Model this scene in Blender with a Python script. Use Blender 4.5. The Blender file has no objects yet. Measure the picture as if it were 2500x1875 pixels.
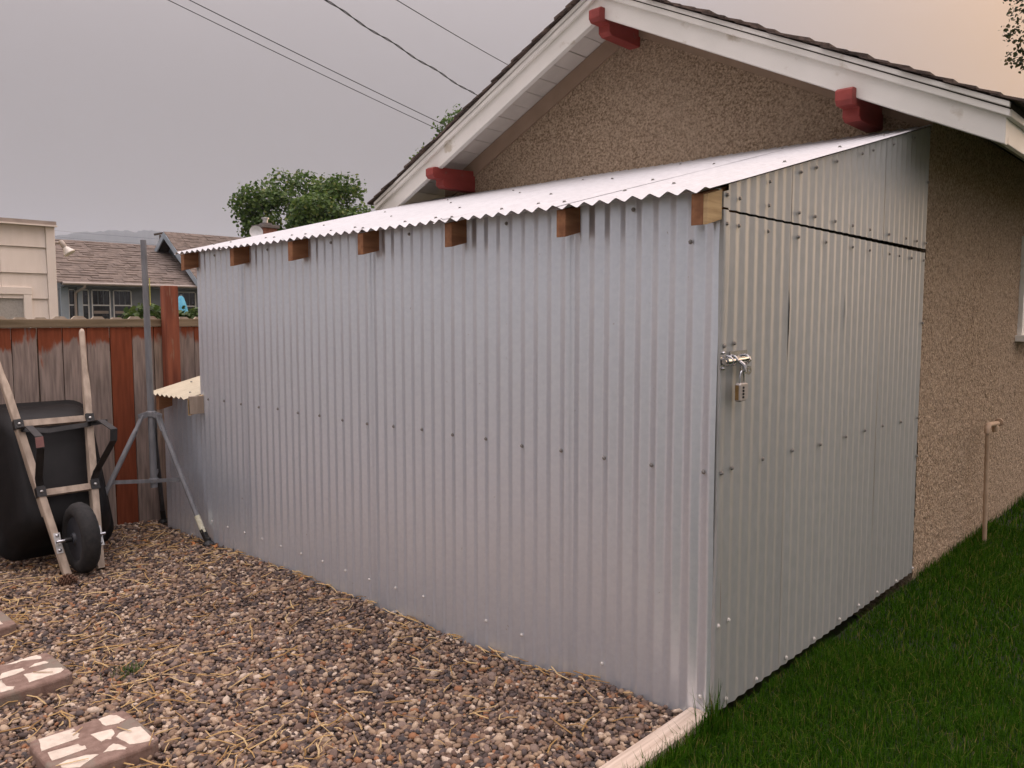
import bpy, math, random
import numpy as np
from mathutils import Vector, Matrix, noise as mnoise

random.seed(7)
rng = np.random.default_rng(7)
sc = bpy.context.scene
COL = sc.collection
R = math.radians

# ------------------------------------------------------------------ camera
cam_d = bpy.data.cameras.new("camera")
cam = bpy.data.objects.new("camera", cam_d)
COL.objects.link(cam)
cam.location = (1.3017, -2.3675, 1.328)
_h, _p = R(133.159), R(-4.708)
_fw = Vector((math.cos(_h) * math.cos(_p), math.sin(_h) * math.cos(_p), math.sin(_p)))
cam.rotation_euler = _fw.to_track_quat('-Z', 'Y').to_euler()
cam_d.sensor_fit = 'HORIZONTAL'
cam_d.sensor_width = 36.0
cam_d.lens = 36.0 * 1972.7 / 2500.0
cam_d.clip_start = 0.05
cam_d.clip_end = 20000.0
sc.camera = cam

# ------------------------------------------------------------------ sky, sun, exposure
SUN_AZ, SUN_EL = R(75.0), R(13.0)
SUN_DIR = Vector((math.cos(SUN_EL) * math.cos(SUN_AZ), math.cos(SUN_EL) * math.sin(SUN_AZ), math.sin(SUN_EL)))
world = bpy.data.worlds.new("World")
sc.world = world
world.use_nodes = True
wn, wl = world.node_tree.nodes, world.node_tree.links
wn.clear()
w_out = wn.new("ShaderNodeOutputWorld")
w_bg = wn.new("ShaderNodeBackground")
w_bg.inputs[1].default_value = 0.1
wl.new(w_bg.outputs[0], w_out.inputs[0])
w_sky = wn.new("ShaderNodeTexSky")
w_sky.sky_type = 'NISHITA'
w_sky.sun_disc = False
w_sky.sun_elevation = SUN_EL
w_sky.sun_rotation = R(90.0) - SUN_AZ
w_sky.air_density = 1.5
w_sky.dust_density = 6.0
w_tc = wn.new("ShaderNodeTexCoord")
w_nrm = wn.new("ShaderNodeVectorMath"); w_nrm.operation = 'NORMALIZE'
wl.new(w_tc.outputs['Generated'], w_nrm.inputs[0])


def wmath(op, a, b=None, clamp=False):
    n = wn.new("ShaderNodeMath"); n.operation = op; n.use_clamp = clamp
    for i, v in enumerate((a, b)):
        if v is None:
            continue
        if isinstance(v, (int, float)):
            n.inputs[i].default_value = v
        else:
            wl.new(v, n.inputs[i])
    return n.outputs[0]


def wmix(kind, fac, a, b):
    n = wn.new("ShaderNodeMix"); n.data_type = 'RGBA'; n.blend_type = kind
    n.clamp_factor = False
    for s, v in ((n.inputs[0], fac), (n.inputs[6], a), (n.inputs[7], b)):
        if isinstance(v, (int, float)):
            s.default_value = v
        elif isinstance(v, tuple):
            s.default_value = v + (1,)
        else:
            wl.new(v, s)
    return n.outputs[2]


w_sep = wn.new("ShaderNodeSeparateXYZ")
wl.new(w_nrm.outputs[0], w_sep.inputs[0])
zup = wmath('MAXIMUM', w_sep.outputs[2], 0.0)
# smoke-filled overcast: pale mauve grey, zenith boosted to light upright faces
lum = wmath('ADD', wmath('ADD', wmath('MULTIPLY', zup, 1.0), 3.05), wmath('MULTIPLY', wmath('POWER', zup, 3.0), 42.0))
n_c = wn.new("ShaderNodeCombineXYZ")
for i in range(3):
    wl.new(lum, n_c.inputs[i])
# smoke is mauve grey away from the sun and orange towards it
w_dot = wn.new("ShaderNodeVectorMath"); w_dot.operation = 'DOT_PRODUCT'
wl.new(w_nrm.outputs[0], w_dot.inputs[0])
w_dot.inputs[1].default_value = SUN_DIR
d0 = wmath('MAXIMUM', w_dot.outputs['Value'], 0.0)
tint = wmix('MIX', wmath('POWER', d0, 10.0), (1.0, 0.880, 0.893), (2.95, 1.48, 0.38))
smoke = wmix('MULTIPLY', 1.0, tint, n_c.outputs[0])
# thick smoke has faint large uneven patches
w_noise = wn.new("ShaderNodeTexNoise")
w_noise.inputs['Scale'].default_value = 2.2
w_noise.inputs['Detail'].default_value = 3.0
wl.new(w_nrm.outputs[0], w_noise.inputs['Vector'])
patch = wmath('ADD', wmath('MULTIPLY', w_noise.outputs[0], 0.16), 0.92)
n_p = wn.new("ShaderNodeCombineXYZ")
for i in range(3):
    wl.new(patch, n_p.inputs[i])
smoke = wmix('MULTIPLY', 1.0, smoke, n_p.outputs[0])
sky_col = wmix('MIX', 0.93, w_sky.outputs[0], smoke)
wl.new(sky_col, w_bg.inputs[0])

sun_d = bpy.data.lights.new("sun", 'SUN')
sun_d.energy = 0.7
sun_d.angle = R(28.0)
sun_d.color = (1.0, 0.74, 0.54)
sun = bpy.data.objects.new("sun", sun_d)
COL.objects.link(sun)
sun.rotation_euler = SUN_DIR.to_track_quat('Z', 'Y').to_euler()
sun.location = (6, 20, 8)

sc.view_settings.view_transform = 'Standard'
sc.view_settings.look = 'None'
sc.view_settings.exposure = 0.0
sc.view_settings.gamma = 1.0
sc.view_settings.use_curve_mapping = False
sc.render.engine = 'CYCLES'
sc.cycles.use_denoising = True
sc.cycles.max_bounces = 8
sc.cycles.volume_bounces = 1
sc.cycles.transparent_max_bounces = 12

# ------------------------------------------------------------------ materials


def pmat(name, c1, c2=None, scale=8.0, stretch=(1, 1, 1), rough=0.6, metal=0.0, bump=0.0, bscale=None,
         detail=6.0, rnd=0.0, lo=0.35, hi=0.65, spec=0.5, bdist=0.01, bdetail=4.0, c3=None, s3=3.0, t3=0.6, st3=(1, 1, 1)):
    m = bpy.data.materials.new(name)
    m.use_nodes = True
    nt = m.node_tree
    N, L = nt.nodes, nt.links
    b = N["Principled BSDF"]
    b.inputs['Roughness'].default_value = rough
    b.inputs['Metallic'].default_value = metal
    b.inputs['Specular IOR Level'].default_value = spec
    tc = N.new("ShaderNodeTexCoord")
    mp = N.new("ShaderNodeMapping")
    mp.inputs['Scale'].default_value = stretch
    L.new(tc.outputs['Object'], mp.inputs[0])
    oi = N.new("ShaderNodeObjectInfo")
    if rnd > 0:
        va = N.new("ShaderNodeVectorMath"); va.operation = 'SCALE'
        co = N.new("ShaderNodeCombineXYZ")
        for i in range(3):
            L.new(oi.outputs['Random'], co.inputs[i])
        L.new(co.outputs[0], va.inputs[0]); va.inputs['Scale'].default_value = 17.0
        vb = N.new("ShaderNodeVectorMath"); vb.operation = 'ADD'
        L.new(tc.outputs['Object'], vb.inputs[0]); L.new(va.outputs[0], vb.inputs[1])
        L.new(vb.outputs[0], mp.inputs[0])
    nz = N.new("ShaderNodeTexNoise")
    nz.inputs['Scale'].default_value = scale
    nz.inputs['Detail'].default_value = detail
    L.new(mp.outputs[0], nz.inputs['Vector'])
    rp = N.new("ShaderNodeValToRGB")
    rp.color_ramp.elements[0].position = lo
    rp.color_ramp.elements[0].color = tuple(c1) + (1,)
    rp.color_ramp.elements[1].position = hi
    rp.color_ramp.elements[1].color = tuple(c2 or c1) + (1,)
    L.new(nz.outputs[0], rp.inputs[0])
    col = rp.outputs[0]
    if c3 is not None:
        mp3 = N.new("ShaderNodeMapping"); mp3.inputs['Scale'].default_value = st3
        L.new(mp.inputs[0].links[0].from_socket, mp3.inputs[0])
        n3 = N.new("ShaderNodeTexNoise"); n3.inputs['Scale'].default_value = s3; n3.inputs['Detail'].default_value = 8.0
        L.new(mp3.outputs[0], n3.inputs['Vector'])
        r3 = N.new("ShaderNodeValToRGB")
        r3.color_ramp.elements[0].position = t3
        r3.color_ramp.elements[1].position = t3 + 0.08
        L.new(n3.outputs[0], r3.inputs[0])
        mx3 = N.new("ShaderNodeMix"); mx3.data_type = 'RGBA'
        L.new(r3.outputs[0], mx3.inputs[0]); L.new(col, mx3.inputs[6]); mx3.inputs[7].default_value = tuple(c3) + (1,)
        col = mx3.outputs[2]
    if rnd > 0:
        mr = N.new("ShaderNodeMapRange")
        mr.inputs['To Min'].default_value = 1.0 - rnd
        mr.inputs['To Max'].default_value = 1.0 + rnd
        L.new(oi.outputs['Random'], mr.inputs['Value'])
        vs = N.new("ShaderNodeVectorMath"); vs.operation = 'SCALE'
        L.new(col, vs.inputs[0]); L.new(mr.outputs[0], vs.inputs['Scale'])
        col = vs.outputs[0]
    L.new(col, b.inputs['Base Color'])
    if bump > 0:
        nb = N.new("ShaderNodeTexNoise")
        nb.inputs['Scale'].default_value = bscale or scale * 3
        nb.inputs['Detail'].default_value = bdetail
        L.new(mp.outputs[0], nb.inputs['Vector'])
        bp = N.new("ShaderNodeBump")
        bp.inputs['Strength'].default_value = bump
        bp.inputs['Distance'].default_value = bdist
        L.new(nb.outputs[0], bp.inputs['Height'])
        L.new(bp.outputs[0], b.inputs['Normal'])
    return m


def island_mat(name, stops, rough=0.7, translucent=0.0, interp='LINEAR', noise_amt=0.0, spec=0.3):
    """one colour per loose piece"""
    m = bpy.data.materials.new(name)
    m.use_nodes = True
    N, L = m.node_tree.nodes, m.node_tree.links
    b = N["Principled BSDF"]
    b.inputs['Roughness'].default_value = rough
    b.inputs['Specular IOR Level'].default_value = spec
    g = N.new("ShaderNodeNewGeometry")
    rp = N.new("ShaderNodeValToRGB")
    rp.color_ramp.interpolation = interp
    els = rp.color_ramp.elements
    while len(els) < len(stops):
        els.new(0.5)
    for e, (p, c) in zip(els, stops):
        e.position = p
        e.color = tuple(c) + (1,)
    L.new(g.outputs['Random Per Island'], rp.inputs[0])
    col = rp.outputs[0]
    if noise_amt > 0:
        tc = N.new("ShaderNodeTexCoord")
        nz = N.new("ShaderNodeTexNoise"); nz.inputs['Scale'].default_value = 160.0; nz.inputs['Detail'].default_value = 3.0
        L.new(tc.outputs['Object'], nz.inputs['Vector'])
        mr = N.new("ShaderNodeMapRange")
        mr.inputs['To Min'].default_value = 1 - noise_amt; mr.inputs['To Max'].default_value = 1 + noise_amt
        L.new(nz.outputs[0], mr.inputs['Value'])
        vs = N.new("ShaderNodeVectorMath"); vs.operation = 'SCALE'
        L.new(col, vs.inputs[0]); L.new(mr.outputs[0], vs.inputs['Scale'])
        col = vs.outputs[0]
    L.new(col, b.inputs['Base Color'])
    if translucent > 0:
        t = N.new("ShaderNodeBsdfTranslucent")
        L.new(col, t.inputs[0])
        mx = N.new("ShaderNodeMixShader")
        mx.inputs[0].default_value = translucent
        L.new(b.outputs[0], mx.inputs[1]); L.new(t.outputs[0], mx.inputs[2])
        L.new(mx.outputs[0], N["Material Output"].inputs[0])
    return m


def stucco_mat(name, c1, c2, c3):
    m = bpy.data.materials.new(name)
    m.use_nodes = True
    N, L = m.node_tree.nodes, m.node_tree.links
    b = N["Principled BSDF"]
    b.inputs['Roughness'].default_value = 0.95
    b.inputs['Specular IOR Level'].default_value = 0.15
    tc = N.new("ShaderNodeTexCoord")
    big = N.new("ShaderNodeTexNoise"); big.inputs['Scale'].default_value = 1.6; big.inputs['Detail'].default_value = 5
    sm = N.new("ShaderNodeTexNoise"); sm.inputs['Scale'].default_value = 72.0; sm.inputs['Detail'].default_value = 5; sm.inputs['Roughness'].default_value = 0.65
    vo = N.new("ShaderNodeTexVoronoi"); vo.inputs['Scale'].default_value = 88.0
    wv = N.new("ShaderNodeTexNoise"); wv.inputs['Scale'].default_value = 30.0
    for n in (big, sm, wv):
        L.new(tc.outputs['Object'], n.inputs['Vector'])
    ad = N.new("ShaderNodeVectorMath"); ad.operation = 'MULTIPLY_ADD'
    L.new(wv.outputs['Color'], ad.inputs[0]); ad.inputs[1].default_value = (.03, .03, .03)
    L.new(tc.outputs['Object'], ad.inputs[2])
    L.new(ad.outputs[0], vo.inputs['Vector'])
    rp = N.new("ShaderNodeValToRGB")
    rp.color_ramp.elements[0].position = .36; rp.color_ramp.elements[0].color = c1 + (1,)
    rp.color_ramp.elements[1].position = .68; rp.color_ramp.elements[1].color = c2 + (1,)
    L.new(sm.outputs[0], rp.inputs[0])
    mx = N.new("ShaderNodeMix"); mx.data_type = 'RGBA'
    r2 = N.new("ShaderNodeValToRGB")
    r2.color_ramp.elements[0].position = .4; r2.color_ramp.elements[1].position = .75
    r2.color_ramp.elements[1].color = (.45, .45, .45, 1)
    L.new(big.outputs[0], r2.inputs[0])
    L.new(r2.outputs[0], mx.inputs[0]); L.new(rp.outputs[0], mx.inputs[6]); mx.inputs[7].default_value = c3 + (1,)
    L.new(mx.outputs[2], b.inputs['Base Color'])
    mu = N.new("ShaderNodeMath"); mu.operation = 'MULTIPLY_ADD'
    L.new(vo.outputs['Distance'], mu.inputs[0]); mu.inputs[1].default_value = -0.5
    L.new(sm.outputs[0], mu.inputs[2])
    bp = N.new("ShaderNodeBump"); bp.inputs['Strength'].default_value = 1.0; bp.inputs['Distance'].default_value = 0.008
    L.new(mu.outputs[0], bp.inputs['Height'])
    L.new(bp.outputs[0], b.inputs['Normal'])
    return m


def worn_board_mat(name, red, grey, top, amount):
    """red stain that has weathered away to grey wood below the rail"""
    m = bpy.data.materials.new(name)
    m.use_nodes = True
    N, L = m.node_tree.nodes, m.node_tree.links
    b = N["Principled BSDF"]
    b.inputs['Roughness'].default_value = 0.85
    b.inputs['Specular IOR Level'].default_value = 0.2
    geo = N.new("ShaderNodeNewGeometry")
    oi = N.new("ShaderNodeObjectInfo")
    co = N.new("ShaderNodeCombineXYZ")
    for i in range(3):
        L.new(oi.outputs['Random'], co.inputs[i])
    va = N.new("ShaderNodeVectorMath"); va.operation = 'MULTIPLY_ADD'
    L.new(co.outputs[0], va.inputs[0]); va.inputs[1].default_value = (9, 9, 9)
    L.new(geo.outputs['Position'], va.inputs[2])

    def nz(scale, st, det=6):
        mp = N.new("ShaderNodeMapping"); mp.inputs['Scale'].default_value = st
        L.new(va.outputs[0], mp.inputs[0])
        n = N.new("ShaderNodeTexNoise"); n.inputs['Scale'].default_value = scale; n.inputs['Detail'].default_value = det
        L.new(mp.outputs[0], n.inputs['Vector'])
        return n.outputs[0]
    grain = nz(14, (1, 4, .35), 8)
    blot = nz(5, (1, 1, .55), 7)
    gr = N.new("ShaderNodeValToRGB")
    gr.color_ramp.elements[0].position = .33; gr.color_ramp.elements[0].color = tuple(.55 * v for v in grey) + (1,)
    gr.color_ramp.elements[1].position = .66; gr.color_ramp.elements[1].color = tuple(grey) + (1,)
    L.new(grain, gr.inputs[0])
    rd = N.new("ShaderNodeValToRGB")
    rd.color_ramp.elements[0].position = .3; rd.color_ramp.elements[0].color = tuple(.65 * v for v in red) + (1,)
    rd.color_ramp.elements[1].position = .7; rd.color_ramp.elements[1].color = tuple(red) + (1,)
    L.new(grain, rd.inputs[0])
    sp = N.new("ShaderNodeSeparateXYZ"); L.new(geo.outputs['Position'], sp.inputs[0])
    mr = N.new("ShaderNodeMapRange")
    mr.inputs['From Min'].default_value = top - .16; mr.inputs['From Max'].default_value = top
    mr.inputs['To Min'].default_value = 0.0; mr.inputs['To Max'].default_value = .42
    L.new(sp.outputs[2], mr.inputs[0])
    s1 = N.new("ShaderNodeMath"); s1.operation = 'ADD'; L.new(blot, s1.inputs[0]); L.new(mr.outputs[0], s1.inputs[1])
    s2 = N.new("ShaderNodeMath"); s2.operation = 'MULTIPLY_ADD'; L.new(grain, s2.inputs[0]); s2.inputs[1].default_value = .35; L.new(s1.outputs[0], s2.inputs[2])
    rp = N.new("ShaderNodeMapRange"); rp.interpolation_type = 'SMOOTHSTEP'
    rp.inputs['From Min'].default_value = .86 - amount; rp.inputs['From Max'].default_value = .98 - amount
    L.new(s2.outputs[0], rp.inputs[0])
    mx = N.new("ShaderNodeMix"); mx.data_type = 'RGBA'
    L.new(rp.outputs[0], mx.inputs[0]); L.new(gr.outputs[0], mx.inputs[6]); L.new(rd.outputs[0], mx.inputs[7])
    L.new(mx.outputs[2], b.inputs['Base Color'])
    bp = N.new("ShaderNodeBump"); bp.inputs['Strength'].default_value = .5; bp.inputs['Distance'].default_value = .003
    L.new(grain, bp.inputs['Height']); L.new(bp.outputs[0], b.inputs['Normal'])
    return m


M_wall = pmat("galvanised_sheet", (.735, .785, .855), (.775, .825, .89), 55, rough=.355, metal=.72, bump=.04, bscale=260, rnd=.03, detail=3, bdist=.002, c3=(.40, .36, .33), s3=60, t3=.72)
M_door = pmat("weathered_galvanised", (.40, .415, .405), (.44, .45, .44), 40, (1, 1, .5), rough=.50, metal=.42, bump=.05, bscale=260, rnd=.04, detail=4, bdist=.002)
M_roofsheet = pmat("roof_galvalume", (.50, .50, .51), (.55, .55, .56), 20, rough=.58, metal=.25, rnd=.02, bump=.04, bscale=200, bdist=.002)
M_annexroof = pmat("cream_sheet", (.56, .49, .35), (.62, .55, .40), 10, rough=.6, rnd=.02)
M_screw = pmat("screw_zinc", (.25, .24, .23), (.34, .33, .31), 60, rough=.45, metal=.7)
M_screwlite = pmat("screw_bright", (.62, .60, .57), (.70, .68, .64), 60, rough=.5, metal=.3)
M_rafter = pmat("rafter_wood", (.20, .085, .038), (.31, .145, .068), 6, (6, 1, 6), rough=.8, bump=.2, bscale=40, rnd=.12, bdist=.002)
M_rafterend = pmat("fresh_and_skylit_rafter_wood", (.40, .27, .13), (.56, .40, .21), 7, (1, 1, 9), rough=.8, bump=.2, bscale=40, rnd=.08, bdist=.002)  # pale wood; on the near rafter stub it stands in for sky light
M_stucco = stucco_mat("tan_stucco", (.17, .118, .075), (.60, .465, .335), (.41, .32, .235))
M_frieze = pmat("brown_trim_paint", (.30, .215, .15), (.34, .245, .175), 8, rough=.8)
M_white = pmat("cream_white_paint", (.76, .745, .69), (.81, .79, .735), 5, (1, 1, 1), rough=.55, bump=.25, bscale=45, bdist=.003, c3=(.56, .51, .42), s3=7, t3=.64)
M_soffit = pmat("soffit_paint", (.60, .565, .51), (.67, .63, .57), 7, rough=.7, rnd=.05, bump=.1, bscale=30, bdist=.003, c3=(.42, .30, .22), s3=5, t3=.70)
M_red = pmat("red_bracket_paint", (.23, .032, .026), (.31, .05, .04), 14, (1, .3, 1), rough=.6, bump=.3, bscale=60, bdist=.003, c3=(.20, .085, .065), s3=14, t3=.66)
M_shingle = pmat("old_shingle", (.045, .032, .027), (.12, .085, .068), 30, rough=.95, bump=.5, bscale=120, rnd=.35)
M_deck = pmat("roof_felt", (.05, .04, .035), (.08, .06, .05), 12, rough=.95)
M_rail = pmat("weathered_rail", (.15, .11, .06), (.28, .215, .14), 7, (2, .35, 3), rough=.85, bump=.3, bscale=30, bdist=.003, rnd=.1)
M_boardworn = worn_board_mat("worn_red_board", (.27, .075, .034), (.36, .285, .245), 1.24, .055)
M_boardred = worn_board_mat("red_board", (.26, .07, .032), (.2, .14, .11), 1.24, .5)
M_boardpale = worn_board_mat("pale_board", (.27, .075, .035), (.42, .33, .26), 1.24, -.02)
M_post = pmat("red_post", (.19, .05, .024), (.31, .092, .044), 8, (3, 3, .35), rough=.8, bump=.5, bscale=30, bdist=.004, c3=(.27, .17, .11), s3=7, t3=.62, st3=(3, 3, .5))
M_backpicket = pmat("pale_picket", (.40, .33, .25), (.50, .42, .33), 9, (3, 3, .5), rough=.85, rnd=.1)
M_ash = pmat("ash_handle", (.30, .235, .18), (.46, .37, .285), 9, (3, 3, .5), rough=.65, bump=.15, bscale=60, rnd=.06, bdist=.002)
M_blackplast = pmat("black_plastic", (.007, .0065, .0065), (.011, .010, .010), 14, rough=.55, spec=.22, bump=.04, bscale=90)
M_blacksteel = pmat("black_steel", (.014, .014, .014), (.03, .028, .027), 20, rough=.45, metal=.2)
M_tyre = pmat("tyre_rubber", (.012, .012, .012), (.024, .022, .021), 40, rough=.85, bump=.3, bscale=70, bdist=.004)
M_hub = pmat("hub_plastic", (.018, .02, .026), (.032, .036, .044), 30, rough=.5)
M_zinc = pmat("zinc_plate", (.50, .49, .47), (.66, .65, .62), 30, rough=.32, metal=.9)
M_chrome = pmat("bright_steel", (.47, .48, .50), (.56, .57, .59), 30, rough=.22, metal=1.0)
M_pole = pmat("galvanised_pole", (.17, .175, .185), (.24, .245, .255), 12, (3, 3, .6), rough=.55, metal=.15, bump=.05, bscale=120)
M_poledark = pmat("dark_pole", (.05, .05, .052), (.09, .09, .092), 12, rough=.55, metal=.4)
M_yellow = pmat("yellow_sticker", (.62, .58, .12), (.70, .66, .20), 40, rough=.6)
M_sticker = pmat("pale_sticker", (.60, .58, .42), (.72, .70, .55), 60, rough=.55, lo=.45, hi=.55)
M_pinktag = pmat("faded_pink_tag", (.26, .13, .12), (.33, .17, .15), 30, rough=.7)
M_paver = pmat("brown_concrete", (.17, .105, .08), (.25, .165, .13), 30, rough=.95, bump=.6, bscale=160, bdist=.003, c3=(.20, .16, .125), s3=7, t3=.56)
M_inlay = pmat("cream_stone", (.54, .455, .37), (.66, .565, .465), 35, rough=.85, bump=.3, bscale=180, bdist=.002, rnd=.05)
M_curb = pmat("pale_timber", (.44, .345, .27), (.60, .49, .40), 7, (10, .5, 10), rough=.85, bump=.5, bscale=18, bdist=.004)
M_soil = pmat("gravel_soil", (.10, .078, .066), (.24, .185, .155), 30, rough=.95, bump=.6, bscale=120)
M_earth = pmat("far_earth", (.06, .065, .035), (.11, .10, .06), .2, rough=.95)
M_lawnsoil = pmat("lawn_soil", (.012, .018, .007), (.022, .03, .011), 12, rough=.95)
M_pipe = pmat("painted_pipe", (.40, .28, .185), (.48, .345, .235), 14, rough=.7, bump=.2, bscale=60)
M_cream = pmat("cream_siding", (.76, .68, .59), (.81, .73, .645), 5, (1, 3, .6), rough=.7, bump=.12, bscale=30, bdist=.004, rnd=.03)
M_creamtrim = pmat("cream_trim", (.78, .70, .62), (.82, .745, .66), 5, rough=.6)
M_flash = pmat("roof_flashing", (.36, .30, .26), (.44, .37, .32), 8, rough=.5, metal=.2)
M_frost = pmat("frosted_pane", (.36, .34, .30), (.44, .42, .38), 70, rough=.35, bump=.5, bscale=90, bdist=.004)
M_blue = pmat("blue_grey_wall", (.145, .165, .185), (.18, .20, .222), 4, rough=.8, bump=.1, bscale=20)
M_bluetrim = pmat("light_blue_trim", (.25, .30, .34), (.30, .35, .39), 4, rough=.7)
M_winwhite = pmat("window_trim", (.50, .50, .48), (.56, .56, .54), 6, rough=.6)
M_glassdark = pmat("dark_pane", (.012, .012, .012), (.02, .02, .02), 3, rough=.06, spec=.5)
M_blind = pmat("blind", (.20, .17, .145), (.24, .20, .17), 3, rough=.8)
M_brown = pmat("brown_shingle_roof", (.10, .078, .066), (.19, .15, .125), 3.2, (.6, 1.3, 6), rough=.95, detail=3, rnd=.10, bump=.3, bscale=40)
M_gutter = pmat("gutter_paint", (.34, .29, .26), (.38, .33, .29), 4, rough=.5)
M_brick = pmat("chimney_brick", (.22, .09, .06), (.32, .14, .10), 9, rough=.9)
M_cap = pmat("chimney_cap", (.13, .115, .11), (.18, .16, .15), 9, rough=.9)
M_dish = pmat("dish_white", (.60, .60, .60), (.66, .66, .66), 9, rough=.5)
M_umb = pmat("umbrella_fabric", (.10, .42, .62), (.16, .52, .72), 9, rough=.7)
M_hill = pmat("hill_forest", (.016, .022, .026), (.040, .045, .045), .012, rough=1.0, detail=10)
M_wire = pmat("wire_black", (.012, .011, .012), (.02, .018, .018), 5, rough=.7)
M_bark = pmat("bark", (.06, .045, .035), (.12, .09, .07), 20, (1, 1, .3), rough=.95, bump=.5)
M_leaf = island_mat("maple_leaf", [(0, (.036, .075, .014)), (.5, (.078, .145, .028)), (.9, (.14, .21, .048)), (1, (.24, .25, .07))], .55, .35)
M_leafdark = island_mat("dark_leaf", [(0, (.016, .026, .008)), (.6, (.040, .055, .016)), (1, (.10, .085, .03))], .55, .3)
M_ivy = island_mat("ivy_leaf", [(0, (.035, .065, .015)), (.6, (.075, .125, .03)), (1, (.14, .19, .055))], .5, .3)
M_grass = island_mat("grass_blade", [(0, (.012, .040, .001)), (.5, (.030, .090, .004)), (.86, (.060, .145, .009)), (.92, (.115, .15, .022)), (1, (.22, .18, .06))], .7, .40, spec=.03)
M_gravel = island_mat("pebble", [(0, (0.071, 0.052, 0.045)), (.09, (0.142, 0.092, 0.069)), (.20, (0.216, 0.140, 0.096)), (.31, (0.096, 0.073, 0.066)), (.42, (0.257, 0.176, 0.119)),
                                 (.53, (0.162, 0.113, 0.090)), (.63, (0.325, 0.227, 0.150)), (.73, (0.216, 0.156, 0.124)), (.82, (0.433, 0.325, 0.231)), (.90, (0.283, 0.137, 0.071)), (.935, (0.533, 0.426, 0.329)), (.975, (0.070, 0.060, 0.057))],
                      .8, 0, 'CONSTANT', .30, .25)
M_straw = island_mat("dry_straw", [(0, (.28, .155, .055)), (.45, (.50, .32, .13)), (1, (.68, .51, .27))], .75, .15)
M_leafdry = pmat("dry_leaf", (.36, .12, .03), (.48, .19, .06), 40, rough=.7)
M_cone = pmat("pine_cone", (.10, .05, .03), (.17, .09, .055), 40, rough=.9)
M_lampwhite = pmat("lamp_glass", (.62, .57, .50), (.68, .63, .55), 9, rough=.3)
M_lampbody = pmat("lamp_socket", (.36, .31, .26), (.42, .36, .30), 9, rough=.5)
M_brass = pmat("brass_side", (.26, .17, .07), (.34, .23, .10), 30, rough=.35, metal=.8)
M_lock = pmat("padlock_body", (.36, .335, .31), (.42, .39, .365), 30, rough=.42, metal=.25)
M_dark = pmat("dark_gap", (.01, .01, .01), (.012, .012, .012), 3, rough=.9)

# ------------------------------------------------------------------ mesh helper
ROOT = {}


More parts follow.
